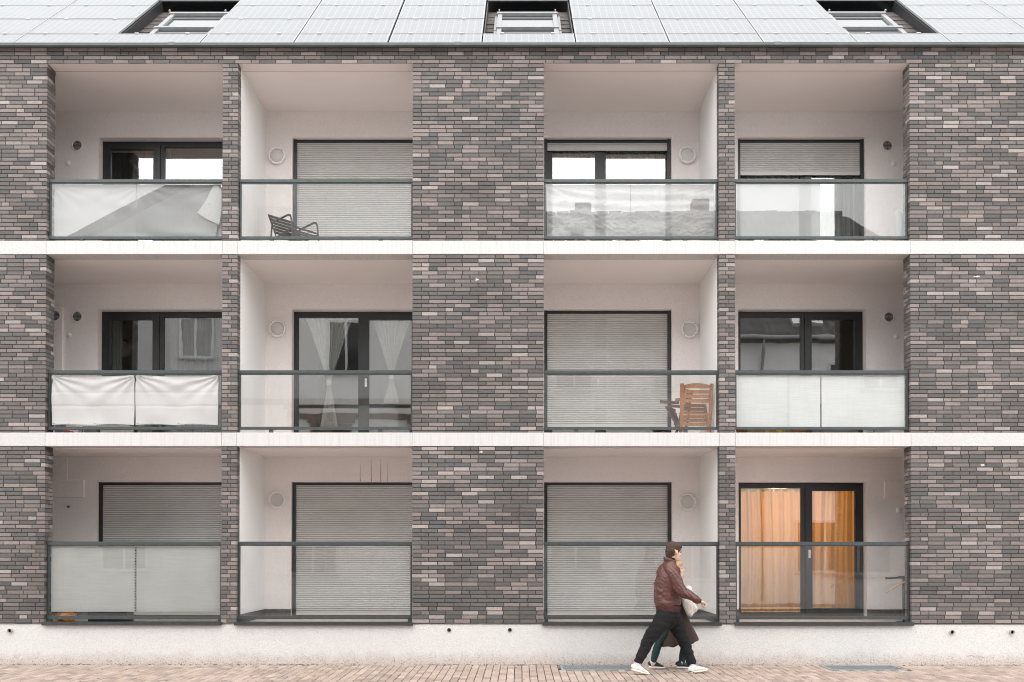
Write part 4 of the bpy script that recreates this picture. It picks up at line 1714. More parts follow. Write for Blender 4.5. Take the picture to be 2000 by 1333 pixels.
# ------------------------------------------------------------------ balcony furniture
# slatted metal lounge chair, top second balcony
ch = empty('lounge_chair', (-3.62, 0.72, FL[2]))
ch.rotation_euler = (0, 0, R(-40))
ch.scale = (0.9, 0.9, 0.93)
tag(ch, 'dark grey slatted metal armchair on the top balcony left of the wide brick pier', 'chair')
for k in range(6):                                      # back slats
    t0 = k / 5
    c = Vector((-0.20 - 0.17 * t0, 0, 0.36 + 0.32 * t0))
    m = MB()
    rot = Matrix.Rotation(R(-28), 3, 'Y')
    m.box(c.x - 0.006, c.x + 0.006, -0.255, 0.255, c.z - 0.026, c.z + 0.026, rot=rot, c=c)
    m.build('back_slat', 'chair_metal', ch)
for k in range(7):                                      # seat slats
    m = MB()
    x = 0.30 - k * 0.075
    z = 0.345 - 0.010 * k + (0.02 if k == 0 else 0)
    m.box(x - 0.029, x + 0.029, -0.255, 0.255, z - 0.006, z + 0.006)
    m.build('seat_slat', 'chair_metal', ch)
for sy in (-1, 1):
    m = MB()
    y = sy * 0.285
    m.tube([(-0.33, y, 0.0), (-0.27, y, 0.40), (-0.255, y, 0.50), (-0.215, y, 0.535), (0.20, y, 0.575), (0.26, y, 0.555), (0.29, y, 0.50), (0.36, y, 0.0)], [(0.010, 0.02)] * 8, 8, side=(0, 1, 0))
    m.build('arm_frame', 'chair_metal', ch, True)
    m = MB()
    y = sy * 0.262
    m.tube([(0.32, y, 0.335), (-0.16, y, 0.27), (-0.20, y, 0.34), (-0.40, y, 0.71)], [(0.008, 0.014)] * 4, 6)
    m.build('side_rail', 'chair_metal', ch)


# folding wooden chairs, middle third balcony
def folding_chair(loc, rz, mat, label):
    e = empty('folding_chair', loc)
    e.rotation_euler = (0, 0, rz)
    tag(e, label, 'chair', 'folded wooden chairs')
    for sx in (-1, 1):
        m = MB()
        m.bar((sx * 0.225, 0.02, 0.30), (sx * 0.232, -0.05, 0.80), 0.055, 0.028, up=(0, 1, 0))
        m.build('back_post', mat, e)
        m = MB()
        m.bar((sx * 0.225, 0.02, 0.30), (sx * 0.225, 0.11, 0.0), 0.045, 0.026, up=(0, 1, 0))
        m.build('leg', mat, e)
        m = MB()
        m.bar((sx * 0.19, 0.26, 0.52), (sx * 0.19, -0.03, 0.0), 0.040, 0.024, up=(0, 1, 0))
        m.build('leg', mat, e)
        m = MB()
        m.bar((sx * 0.255, 0.03, 0.56), (sx * 0.255, 0.34, 0.60), 0.03, 0.045)
        m.build('armrest', mat, e)
    # arched top rail
    vs, fs = [], []
    n = 10
    for i in range(n + 1):
        u = i / n
        x = lerp(-0.2, 0.2, u)
        zt = 0.775 + 0.030 * math.sin(math.pi * u)
        for (yy, zz) in ((-0.062, 0.725), (-0.062, zt), (-0.038, zt), (-0.038, 0.725)):
            vs.append((x, yy, zz))
    for i in range(n):
        for k in range(4):
            k2 = (k + 1) % 4
            fs.append((i * 4 + k, (i + 1) * 4 + k, (i + 1) * 4 + k2, i * 4 + k2))
    fs += [(0, 1, 2, 3), (n * 4 + 3, n * 4 + 2, n * 4 + 1, n * 4)]
    m = MB()
    m.add(vs, fs)
    m.build('top_rail', mat, e, fix=True)
    for z, y in ((0.675, -0.036), (0.605, -0.027), (0.535, -0.018)):
        m = MB()
        m.box(-0.198, 0.198, y - 0.010, y + 0.008, z - 0.029, z + 0.027)
        m.build('back_slat', mat, e)
    m = MB()
    m.box(-0.2, 0.2, 0.016, 0.034, 0.325, 0.345)
    m.build('crossbar', mat, e)
    for k in range(6):                                  # folded-up seat
        m = MB()
        z = 0.16 + k * 0.062
        m.box(-0.17, 0.17, 0.10 + k * 0.02, 0.118 + k * 0.02, z, z + 0.05)
        m.build('seat_slat', mat, e)
    return e


folding_chair((2.742, 0.36, FL[1]), R(2), 'wood_warm', 'warm brown wooden folding chair with its arched back against the middle balcony glass')
folding_chair((2.66, 0.95, FL[1]), R(66), 'wood_dark', 'dark weathered wooden folding chair behind the warm brown one')

# stand with black bar and bent wooden strip, ground right balcony
e = empty('pole_stand', (6.014, 0.5, FL[0]))
tag(e, 'grey pole stand with black bar and bent wooden strip on the ground right balcony', 'stand')
m = MB()
m.tube([(0, 0, 0.012), (0, 0, 0.69)], 0.020, 14)
m.build('pole', 'rail_metal', e, True)
m = MB()
m.tube([(0, 0, 0), (0, 0, 0.012)], 0.11, 24)
m.build('base_plate', 'rail_metal', e)
m = MB()
m.bar((-0.28, 0, 0.688), (0.10, 0.01, 0.703), 0.05, 0.028)
m.bar((-0.07, 0.01, 0.716), (0.14, 0.01, 0.72), 0.06, 0.012)
m.build('bar', 'frame_dark', e)
m = MB()
pts = [(-0.295, -0.035, 0.452), (-0.22, -0.035, 0.515), (-0.13, -0.035, 0.568), (-0.03, -0.035, 0.613), (0.06, -0.035, 0.66), (0.13, -0.035, 0.70)]
m.tube(pts, [(0.022, 0.011)] * 6, 8)
m.build('bent_strip', 'wood_pale', e, True)

# folded grey parasol and pot, top right balcony
e = empty('folded_parasol', (6.02, 0.62, FL[2]))
tag(e, 'folded pale grey parasol standing at the right end of the top right balcony', 'parasol')
m = MB()
m.tube([(0, 0, 0.02), (0, 0, 0.25), (0, 0, 0.45), (-0.005, 0, 0.57), (-0.03, 0, 0.63), (-0.06, 0, 0.67)], [0.02, 0.06, 0.075, 0.07, 0.045, 0.012], 12)
m.build('folded_cover', 'grey_sheet', e, True)
m = MB()
m.tube([(0.03, 0, 0.5), (0.09, 0, 0.66)], [0.03, 0.012], 8)
m.build('rib_end', 'grey_sheet', e, True)
m = MB()
m.tube([(0, 0, 0), (0, 0, 0.03)], 0.14, 20)
m.build('foot', 'box_grey', e)


def pot(loc, r, h, mat, label, group=None, rim=True):
    e = empty('plant_pot', loc)
    tag(e, label, 'pot', group)
    m = MB()
    m.tube([(0, 0, 0), (0, 0, h * 0.8), (0, 0, h * 0.8), (0, 0, h)], [r * 0.72, r * 0.95, r * 1.06, r * 1.06], 20)
    m.build('body', mat, e, True)
    m = MB()
    m.tube([(0, 0, h + 0.0005), (0, 0, h + 0.004)], r * 0.93, 20)
    m.build('soil', 'wood_dark', e)


pot((5.87, 0.45, FL[2]), 0.055, 0.14, 'terracotta', 'terracotta pot beside the folded parasol on the top right balcony')
pot((3.46, 0.4, FL[1]), 0.10, 0.13, 'terracotta', 'terracotta pot under the white screen next to the narrow pillar')
# odds and ends glimpsed under the rail of the middle right balcony
for (x, w, d, h, mt, nm, lab) in (
        (3.80, 0.28, 0.22, 0.14, 'wood_pale', 'wooden_crate', 'pale wooden crate under the white screen of the middle right balcony'),
        (4.06, 0.12, 0.14, 0.15, 'yellow_plastic', 'watering_can', 'yellow plastic watering can under the white screen of the middle right balcony'),
        (4.36, 0.20, 0.2, 0.12, 'wood_warm', 'wooden_crate', 'dark red-brown crate under the white screen of the middle right balcony'),
        (5.05, 0.42, 0.3, 0.2, 'box_grey', 'storage_box', 'grey storage box under the middle of the white screens'),
        (5.62, 0.26, 0.3, 0.18, 'box_white', 'storage_box', 'white storage box under the white screen beside the right wall pier')):
    e = empty(nm, (x, 0.5, FL[1]))
    tag(e, lab, 'can' if nm == 'watering_can' else ('crate' if 'crate' in nm else 'box'))
    if nm == 'watering_can':
        m = MB()
        m.tube([(0, 0, 0), (0, 0, 0.15), (0, 0, 0.16)], [0.06, 0.055, 0.03], 14)
        m.build('body', mt, e, True)
        m = MB()
        m.tube([(0.05, 0, 0.03), (0.13, 0, 0.14), (0.16, 0, 0.18)], [0.012, 0.009, 0.015], 8)
        m.build('spout', mt, e, True)
        m = MB()
        m.tube([(-0.05, 0, 0.05), (-0.11, 0, 0.10), (-0.09, 0, 0.16), (-0.02, 0, 0.17)], 0.007, 8)
        m.build('handle', mt, e, True)
    elif nm == 'wooden_crate':
        for k in range(2):
            z = 0.01 + k * h * 0.5
            for yy in (-d / 2, d / 2 - 0.012):
                m = MB()
                m.box(-w / 2, w / 2, yy, yy + 0.012, z, z + h * 0.4)
                m.build('board', mt, e)
        for sx in (-1, 1):
            m = MB()
            a, c = sorted((sx * w / 2, sx * (w / 2 - 0.014)))
            m.box(a, c, -d / 2 + 0.0125, d / 2 - 0.0125, 0, h)
            m.build('end_board', mt, e)
    else:
        m = MB()
        m.box(-w / 2, w / 2, -d / 2, d / 2, 0, h - 0.03)
        m.build('body', mt, e)
        m = MB()
        m.box(-w / 2 - 0.012, w / 2 + 0.012, -d / 2 - 0.012, d / 2 + 0.012, h - 0.03, h)
        m.build('lid', mt, e)
# middle left balcony: spade handle by the pier, red gloves and boxes under the rail
e = empty('garden_spade', (-7.40, 0.85, FL[1]))
tag(e, 'spade with wooden shaft leaning by the pier of the middle left balcony', 'spade')
m = MB()
m.tube([(0, 0, 0.3), (0.01, 0.02, 1.06)], 0.016, 10)
m.build('shaft', 'wood_warm', e, True)
m = MB()
m.tube([(-0.045, 0.02, 1.07), (0.075, 0.02, 1.09)], 0.015, 10)
m.build('grip', 'frame_dark', e, True)
m = MB()
m.box(-0.09, 0.09, -0.006, 0.006, 0.0, 0.3)
m.build('blade', 'box_grey', e)
e = empty('work_glove', (-7.05, 0.3, FL[1]))
tag(e, 'red work glove lying under the rail of the middle left balcony', 'glove')
m = MB()
m.ball((0, 0, 0.035), (0.06, 0.05, 0.035), 12, 8)
for k in range(4):
    m.tube([(0.03, -0.03 + 0.02 * k, 0.03), (0.10, -0.036 + 0.024 * k, 0.04)], [0.013, 0.011], 8)
m.tube([(0.0, -0.04, 0.03), (0.05, -0.075, 0.035)], [0.014, 0.011], 8)
m.build('glove_shell', 'red_glove', e, True)
for (x, w, h, mt, lab) in ((-6.35, 0.42, 0.16, 'box_white', 'flat white box under the rail of the middle left balcony'),
                           (-6.72, 0.20, 0.14, 'box_grey', 'small grey box beside the red glove on the middle left balcony')):
    e = empty('storage_box', (x, 0.5, FL[1]))
    tag(e, lab, 'box')
    m = MB()
    m.box(-w / 2, w / 2, -0.13, 0.13, 0, h - 0.03)
    m.build('body', mt, e)
    m = MB()
    m.box(-w / 2 - 0.01, w / 2 + 0.01, -0.14, 0.14, h - 0.03, h)
    m.build('lid', mt, e)
# ground left balcony: crumpled orange bag, dark crate
e = empty('plastic_bag', (-7.03, 0.26, FL[0] + 0.02))
tag(e, 'crumpled orange plastic bag in the corner of the ground left balcony', 'bag')
m = MB()
m.ball((0, 0, 0.08), (0.15, 0.10, 0.10), 26, 16)
m.v = [tuple(Vector(v) + Vector((nz3(v[0] * 22, v[1] * 22, v[2] * 22), nz3(v[1] * 22, v[2] * 22, 3), nz3(v[0] * 19, v[2] * 24, 7))) * 0.035) for v in m.v]
m.build('bag_body', 'orange_bag', e)
e = empty('storage_box', (-6.45, 0.55, FL[0]))
tag(e, 'low dark grey box behind the grey screen of the ground left balcony', 'box')
m = MB()
m.box(-0.3, 0.3, -0.15, 0.15, 0, 0.17)
m.build('body', 'frame_dark', e)
m = MB()
m.box(-0.31, 0.31, -0.16, 0.16, 0.17, 0.2)
m.build('lid', 'box_grey', e)

# ------------------------------------------------------------------ houses across the street (seen mirrored in glass)
HY = -17.6


def house(name, label, x0, x1, wall_mat, windows, build_top):
    e = empty(name, ((x0 + x1) / 2, HY, 0))
    tag(e, label, 'house', 'houses across the street')
    off = e.location
    build_top(e, off)
    for (wx0, wx1, wz0, wz1, kind) in windows:
        w = MB(off)
        for a in ((wx0 - 0.09, wx0, wz0 - 0.09, wz1 + 0.09), (wx1, wx1 + 0.09, wz0 - 0.09, wz1 + 0.09)):
            w.box(a[0], a[1], HY - 0.02, HY + 0.05, a[2], a[3])
        w.box(wx0, wx1, HY - 0.02, HY + 0.05, wz0 - 0.09, wz0)
        w.box(wx0, wx1, HY - 0.02, HY + 0.05, wz1, wz1 + 0.09)
        w.box((wx0 + wx1) / 2 - 0.04, (wx0 + wx1) / 2 + 0.04, HY - 0.02, HY + 0.03, wz0, wz1)
        wf = w.build('window', 'house_frame' if kind != 2 else 'house_brown', e)
        p_ = MB(off)
        p_.box(wx0, wx1, HY + 0.005, HY + 0.012, wz0, wz1)
        p_.build('pane', 'house_shutter' if kind == 1 else 'house_glass', wf)
        p_ = MB(off)
        p_.box(wx0 - 0.15, wx1 + 0.15, HY + 0.055, HY + 0.14, wz0 - 0.15, wz0 - 0.095)
        p_.build('sill', 'zinc', wf)
        if kind == 2:
            p_ = MB(off)
            p_.box(wx0 - 0.2, wx1 + 0.2, HY + 0.055, HY + 0.10, wz1 + 0.1, wz1 + 0.32)
            p_.build('lintel', 'house_brown', wf)


def top_b(e, off):
    x0, x1 = -0.6, 15.2
    m = MB(off)
    m.box(x0, x1, HY - 11, HY, -0.1, 9.55)
    m.build('wall', 'house_white', e)
    m = MB(off)
    # gable roof with hipped right end, eaves overhang
    ry, rz, ez = HY - 5.9, 14.72, 9.50
    vs = [(x0, HY + 0.35, ez), (x1 + 0.3, HY + 0.35, ez), (x1 + 0.3, HY - 12.1, ez), (x0, HY - 12.1, ez),
          (x0, ry, rz), (12.6, ry, rz - 0.05), (7.6, ry, rz + 0.15),
          (x0, HY + 0.35, ez - 0.18), (x1 + 0.3, HY + 0.35, ez - 0.18), (x1 + 0.3, HY - 12.1, ez - 0.18), (x0, HY - 12.1, ez - 0.18)]
    fs = [(0, 1, 5, 6, 4), (1, 2, 5), (2, 3, 4, 6, 5), (0, 4, 3), (7, 8, 1, 0), (8, 9, 2, 1), (9, 10, 3, 2), (10, 7, 0, 3), (10, 9, 8, 7)]
    m.add(vs, fs)
    rf = m.build('roof', 'house_roof', e)
    m = MB(off)
    m.tube([(x0, HY + 0.42, ez - 0.05), (x1 + 0.3, HY + 0.42, ez - 0.05)], 0.075, 10)
    m.build('gutter', 'zinc', e, True)
    m = MB(off)
    m.tube([(8.69, HY + 0.40, ez - 0.1), (8.69, HY + 0.36, ez - 0.5), (8.72, HY + 0.07, ez - 0.9), (8.72, HY + 0.07, 0)], 0.05, 10)
    m.build('downpipe', 'zinc', e, True)
    sl = Vector((0, -6.25, rz - ez)).normalized()
    nr = Vector((0, sl.z, -sl.y))
    for (a, c, s0, s1) in ((9.9, 11.0, 0.7, 2.1), (3.2, 4.2, 0.9, 2.2), (12.2, 12.9, 0.8, 1.8)):
        m = MB(off)
        o_ = Vector((0, HY + 0.35, ez))
        vs = []
        for hgt in (0.0, 0.12):
            for (x, s) in ((a, s0), (c, s0), (c, s1), (a, s1)):
                vs.append(o_ + Vector((x, 0, 0)) + sl * s + nr * hgt)
        m.add(vs, [(0, 3, 2, 1), (4, 5, 6, 7), (0, 1, 5, 4), (1, 2, 6, 5), (2, 3, 7, 6), (3, 0, 4, 7)])
        m.build('roof_window', 'alu', rf)
    for (cx, cz) in ((6.9, 15.25), (2.4, 15.1)):
        m = MB(off)
        m.box(cx - 0.3, cx + 0.3, ry - 0.3, ry + 0.3, 14.0, cz)
        m.build('chimney', 'house_brown', rf)
    # ridge tiles
    for k in range(26):
        m = MB(off)
        x = x0 + k * 0.5
        if x < 12.4:
            m.box(x, x + 0.46, ry - 0.14, ry + 0.14, rz - 0.04 + 0.02 * (k % 3), rz + 0.10 + 0.02 * (k % 3))
            m.build('ridge_tile', 'house_roof', rf)


def top_c(e, off):
    m = MB(off)
    m.box(-9.7, -0.65, HY - 6, HY, -0.1, 14.0)
    m.build('wall', 'house_white', e)
    m = MB(off)
    m.box(-9.7, -0.65, HY - 6, HY + 0.12, 14.0, 14.2)
    m.build('roof', 'house_white', e)
    m = MB(off)
    m.box(-9.7, -0.65, HY + 0.002, HY + 0.06, 6.55, 6.75)
    m.build('ledge', 'house_brown', e)


def top_a(e, off):
    m = MB(off)
    x0, x1 = -18.0, -9.75
    vs, fs = [], []
    for y, xe in ((HY, x1), (HY - 9, x1 - 2.75)):
        ze = 14.3 - 0.53 * (x1 - xe)
        vs += [(x0, y, -0.1), (xe, y, -0.1), (xe, y, ze), (x0, y, 9.93)]
    fs = [(0, 1, 2, 3), (7, 6, 5, 4), (0, 4, 5, 1), (1, 5, 6, 2), (2, 6, 7, 3), (3, 7, 4, 0)]
    m.add(vs, fs)
    m.build('wall', 'house_grey', e, fix=True)
    m = MB(off)
    vs = []
    for y, xe in ((HY + 0.3, x1 + 0.02), (HY - 9.2, x1 - 2.8)):
        ze = 14.36 - 0.53 * (x1 - xe)
        vs += [(x0 - 0.3, y, 9.83), (xe, y, ze), (xe, y, ze + 0.25), (x0 - 0.3, y, 10.08)]
    m.add(vs, fs)
    m.build('roof', 'house_roof', e, fix=True)


house('town_house', 'white plastered house with a dark tiled roof across the street, mirrored in the right-hand windows', -0.6, 15.2, 'house_white',
      [(1.2, 2.3, 7.1, 8.5, 0), (4.4, 5.5, 7.1, 8.5, 1), (11.2, 12.3, 7.1, 8.5, 0), (1.2, 2.3, 4.2, 5.7, 0), (4.4, 5.5, 4.2, 5.7, 0), (7.0, 8.0, 4.2, 5.7, 1),
       (11.2, 12.3, 4.2, 5.7, 0), (1.0, 2.6, 1.2, 2.8, 0), (5.0, 6.2, 0.9, 2.8, 0), (10.0, 12.0, 1.1, 2.8, 0)], top_b)
house('town_house', 'white flat-roofed house across the street, mirrored in the door with knotted curtains', -10.0, -0.65, 'house_white',
      [(-6.9, -5.75, 8.3, 10.05, 0), (-3.6, -2.4, 8.3, 10.05, 0), (-9.4, -8.4, 8.3, 10.05, 1), (-8.6, -7.5, 11.6, 13.0, 1), (-3.2, -2.2, 11.6, 13.0, 1), (-7.5, -6.2, 4.4, 6.3, 2), (-3.9, -2.6, 4.4, 6.3, 2), (-7.5, -6.0, 1.1, 3.0, 0), (-3.6, -2.0, 1.1, 3.0, 0)], top_c)
house('town_house', 'grey plastered house with a steep verge across the street, mirrored in the top left balcony', -18.0, -10.05, 'house_grey',
      [(-12.25, -11.2, 8.85, 10.2, 1), (-15.6, -14.5, 8.6, 10.0, 0), (-12.3, -11.2, 5.2, 6.7, 0), (-15.6, -14.5, 5.2, 6.7, 0), (-13.6, -12.2, 1.2, 2.9, 0)], top_a)


# ------------------------------------------------------------------ people
def solid(mb, name, mat, parent, voxel=0.008, smooth_it=4, disp=None, loc=None):
    """weld overlapping closed shapes into one continuous surface"""
    me = mb.mesh(name)
    bm = bmesh.new()
    bm.from_mesh(me)
    bmesh.ops.recalc_face_normals(bm, faces=bm.faces)
    bm.to_mesh(me)
    bm.free()
    o = bpy.data.objects.new(name, me)
    COL.objects.link(o)
    r = o.modifiers.new('r', 'REMESH')
    r.mode = 'VOXEL'
    r.voxel_size = voxel
    s = o.modifiers.new('s', 'SMOOTH')
    s.factor = 0.5
    s.iterations = smooth_it
    dg = bpy.context.evaluated_depsgraph_get()
    me2 = bpy.data.meshes.new_from_object(o.evaluated_get(dg))
    bpy.data.objects.remove(o)
    bpy.data.meshes.remove(me)
    me2.name = name
    if disp:
        me2.update()
        nrm = [v.normal.copy() for v in me2.vertices]
        for v, n_ in zip(me2.vertices, nrm):
            v.co += disp(v.co, n_)
    me2.update()
    o = new_obj(name, me2, parent, mat, True)
    return o


def smooth_path(pts, n=4):
    """Catmull-Rom through (Vector, ra, rb)"""
    out = []
    P = [(Vector(a), b, c) for a, b, c in pts]
    for i in range(len(P) - 1):
        p0, p1, p2, p3 = P[max(i - 1, 0)], P[i], P[i + 1], P[min(i + 2, len(P) - 1)]
        for k in range(n):
            t = k / n
            q = []
            for j in range(3):
                a, b, c, d = p0[j], p1[j], p2[j], p3[j]
                q.append(0.5 * ((b * 2) + (c - a) * t + (a * 2 - b * 5 + c * 4 - d) * (t * t) + (b * 3 - a - c * 3 + d) * (t ** 3)))
            out.append(tuple(q))
    out.append(P[-1])
    return out


def limb(mb, pts, n=18, k=4, side=(0, 1, 0), end0=True, end1=True):
    sp = smooth_path(pts, k)
    mb.tube([a for a, _, _ in sp], [(max(0.002, b), max(0.002, c)) for _, b, c in sp], n, side=side)
    if end0:
        a, b, c = sp[0]
        mb.ball(a, (min(b, c),) * 3, 12, 8)
    if end1:
        a, b, c = sp[-1]
        mb.ball(a, (min(b, c),) * 3, 12, 8)


def head_shape(mb, c, rot, k=1.0):
    """skull, jaw, brow, nose, lips, chin; face looks along local +x"""
    c = Vector(c)

    def B(p_, r, rr=None):
        q = c + rot @ (Vector(p_) * k)
        mb.ball(q, tuple(x * k for x in r), 18, 12, rot=rot if rr is None else rot @ rr)
    B((-0.012, 0, 0.030), (0.098, 0.076, 0.092))         # cranium
    B((0.030, 0, -0.035), (0.062, 0.062, 0.085))         # face
    B((0.040, 0, -0.090), (0.044, 0.045, 0.034))         # jaw
    B((0.078, 0, -0.102), (0.018, 0.024, 0.018))         # chin
    B((0.074, 0, 0.022), (0.022, 0.052, 0.016))          # brow
    for s in (-1, 1):
        B((0.056, s * 0.040, -0.028), (0.030, 0.022, 0.026))     # cheeks
        B((-0.002, s * 0.074, -0.012), (0.020, 0.010, 0.032), Matrix.Rotation(-0.2, 3, 'Y'))   # ears
        B((-0.010, s * 0.080, -0.004), (0.014, 0.007, 0.022), Matrix.Rotation(-0.2, 3, 'Y'))
    B((0.098, 0, -0.018), (0.010, 0.011, 0.030), Matrix.Rotation(0.35, 3, 'Y'))                # nose bridge
    B((0.108, 0, -0.036), (0.014, 0.015, 0.011))         # nose tip
    B((0.090, 0, -0.064), (0.011, 0.022, 0.007))         # upper lip
    B((0.087, 0, -0.076), (0.011, 0.020, 0.007))         # lower lip


def hand_fist(mb, wrist, d, thumb_side, k=1.0):
    """loosely closed hand: palm, four bent fingers of unequal length, thumb from the side"""
    w = Vector(wrist)
    d = Vector(d).normalized()
    y = Vector((0, 1, 0))
    n_ = d.cross(y).normalized()                         # down from the back of the hand
    if n_.z > 0:
        n_ = -n_
    s = n_.cross(d).normalized()
    rot = Matrix((d, s, n_)).transposed()
    mb.ball(w + d * 0.045 * k, (0.050 * k, 0.040 * k, 0.020 * k), 14, 9, rot=rot)
    for i in range(4):
        off = (-0.030 + 0.020 * i) * k
        ln = (0.036, 0.041, 0.039, 0.031)[i] * k
        a = w + d * 0.080 * k + s * off
        b = a + (d * 0.75 + n_ * 0.65) * ln
        c_ = b + (n_ * 1.0 - d * 0.25) * ln * 0.85
        e_ = c_ + (-d * 0.95 + n_ * 0.15) * ln * 0.7
        mb.tube([a - d * 0.02, a, b, c_, e_], [0.0095 * k, 0.0105 * k, 0.0095 * k, 0.0088 * k, 0.007 * k], 9)
        mb.ball(b, 0.0098 * k, 9, 6)
        mb.ball(c_, 0.0088 * k, 9, 6)
        mb.ball(e_, 0.0070 * k, 9, 6)
    ts = s * thumb_side
    a = w + d * 0.022 * k + ts * 0.032 * k
    b = a + (d * 0.7 + ts * 0.35 + n_ * 0.45) * 0.040 * k
    c_ = b + (d * 0.75 - ts * 0.35 + n_ * 0.45) * 0.032 * k
    mb.tube([a, b, c_], [0.013 * k, 0.011 * k, 0.0085 * k], 9)
    mb.ball(c_, 0.0085 * k, 9, 6)


# ---- the man: leather jacket, walking to the right
YM = -1.08


def mp(x, y, dy=0.0):
    return at(x, y, YM + dy)


man = empty('person', (mp(1307, 1200).x, YM, 0))
tag(man, 'person in brown leather jacket, black trousers and white trainers walking past the wall', 'person')
mo = man.location.copy()


def shift(mb):
    mb.off = mo
    return mb


body = MB(mo)
hrot = Matrix.Rotation(R(24), 3, 'Z') @ Matrix.Rotation(R(6), 3, 'Y')
hc = mp(1316.5, 1078.5)
head_shape(body, hc, hrot, 1.06)
limb(body, [(mp(1306, 1102), 0.060, 0.062), (mp(1309, 1094), 0.056, 0.058), (mp(1312.5, 1085), 0.055, 0.058)], 18)
limb(body, [(mp(1305, 1190), 0.12, 0.10), (mp(1304, 1160), 0.13, 0.11), (mp(1307, 1125), 0.15, 0.11), (mp(1308, 1106), 0.15, 0.08)], 18)
for sy, arm in ((-1, [(1311, 1109, -0.17), (1321, 1134, -0.25), (1333, 1155, -0.26), (1350, 1166, -0.25), (1365.5, 1174, -0.23)]),
                (1, [(1306, 1109, 0.17), (1299, 1135, 0.22), (1294, 1158, 0.23), (1298, 1178, 0.22), (1304, 1194, 0.20)])):
    limb(body, [(mp(*a), r, r) for a, r in zip(arm, (0.055, 0.048, 0.042, 0.036, 0.027))], 12)
hw_ = mp(1365.5, 1174, -0.23)
hand_fist(body, hw_, (mp(1376, 1178, -0.22) - hw_), -1, 1.05)
hw_ = mp(1304, 1194, 0.20)
hand_fist(body, hw_, (mp(1308, 1204, 0.20) - hw_), -1, 1.05)
RL = [(1302, 1197, -0.095), (1286, 1222, -0.105), (1269.5, 1242, -0.11), (1259, 1266, -0.11), (1247.5, 1293, -0.11), (1244, 1303, -0.11)]
LL = [(1309, 1197, 0.095), (1322, 1222, 0.10), (1334, 1247, 0.105), (1342, 1272, 0.105), (1351, 1298, 0.10), (1353, 1306, 0.10)]
for L in (RL, LL):
    limb(body, [(mp(*a), r, r) for a, r in zip(L, (0.08, 0.075, 0.052, 0.05, 0.036, 0.034))], 12)
bo = solid(body, 'body', 'skin', man, 0.0075, 3)
bo.name = 'body'
for s in (-1, 1):
    m = MB(mo)
    m.ball(hc + hrot @ (Vector((0.080, s * 0.030, -0.002)) * 1.06), (0.012, 0.014, 0.008), 12, 8, rot=hrot)
    m.build('eye', 'eye_dark', bo, True)
    m = MB(mo)
    m.ball(hc + hrot @ (Vector((0.090, s * 0.032, 0.022)) * 1.06), (0.008, 0.022, 0.005), 12, 8, rot=hrot)
    m.build('eyebrow', 'hair_brown', bo, True)

# hair: short, swept forward
hm = MB(mo)


def HB_(p_, r, ang=0.0):
    hm.ball(hc + hrot @ (Vector(p_) * 1.06), tuple(x * 1.06 for x in r), 22, 14, rot=hrot @ Matrix.Rotation(ang, 3, 'Y'))


HB_((-0.018, 0, 0.056), (0.102, 0.083, 0.082))
HB_((-0.050, 0, 0.020), (0.072, 0.079, 0.088))
HB_((-0.066, 0, -0.034), (0.046, 0.062, 0.058))
HB_((0.040, 0, 0.088), (0.060, 0.066, 0.042), -0.2)
HB_((0.072, 0.0, 0.074), (0.034, 0.058, 0.026), 0.4)
for s in (-1, 1):
    HB_((0.012, s * 0.062, 0.036), (0.050, 0.022, 0.036))
    HB_((0.020, s * 0.070, 0.002), (0.010, 0.009, 0.026))


def hair_disp(co, n_):
    q = co * 34
    return n_ * (0.011 * nz3(q.x, q.y * 1.3, q.z * 0.45) + 0.005 * nz3(co.x * 120, co.y * 120, co.z * 30))


solid(hm, 'hair', 'hair_brown', man, 0.006, 2, hair_disp)

# jacket
jk = MB(mo)
limb(jk, [(mp(1305, 1184), 0.185, 0.170), (mp(1303.5, 1172), 0.205, 0.182), (mp(1303, 1150), 0.205, 0.180), (mp(1305.5, 1128), 0.205, 0.172),
          (mp(1307, 1112), 0.195, 0.150), (mp(1308, 1103), 0.145, 0.105), (mp(1309, 1097), 0.088, 0.078)], 28, 5, end0=False, end1=False)
limb(jk, [(mp(1309, 1107, -0.16), 0.085, 0.085), (mp(1315, 1121, -0.215), 0.082, 0.082), (mp(1322, 1137, -0.25), 0.078, 0.076), (mp(1332, 1154, -0.265), 0.072, 0.070),
          (mp(1347, 1164.5, -0.255), 0.066, 0.062), (mp(1361, 1172, -0.235), 0.050, 0.047)], 18, 4)
limb(jk, [(mp(1306, 1107, 0.16), 0.085, 0.085), (mp(1300, 1135, 0.22), 0.078, 0.076), (mp(1295, 1158, 0.23), 0.070, 0.068), (mp(1299, 1178, 0.22), 0.060, 0.056), (mp(1303, 1190, 0.20), 0.047, 0.045)], 18, 4)


def jacket_disp(co, n_):
    p_ = co + mo
    d = 0.0
    # drag folds running from the armpit and shoulder down across the back and sleeve
    q = Vector((p_.x * 0.8 + p_.z * 0.75, p_.y, p_.z * 0.3 - p_.x * 0.5))
    d += 0.018 * nz3(q.x * 13, q.y * 5, q.z * 6)
    d += 0.016 * abs(nz3(q.x * 24, q.y * 9, q.z * 9 + 4)) - 0.003
    d += 0.006 * nz3(p_.x * 40, p_.y * 30, p_.z * 40)
    # blouse over the rib waistband
    zb = p_.z - mp(1304, 1181).z
    if zb < 0.05:
        d += 0.010 * max(0.0, 1 - abs(zb - 0.03) / 0.05)
    return n_ * d


jo = solid(jk, 'jacket', 'leather', man, 0.009, 3, jacket_disp)
# rib waistband, cuffs and collar
m = MB(mo)
limb(m, [(mp(1304.5, 1194.5), 0.176, 0.160), (mp(1304.5, 1190), 0.185, 0.170), (mp(1304.5, 1184), 0.190, 0.176), (mp(1304.5, 1181), 0.180, 0.165)], 30, 3, end0=False, end1=False)


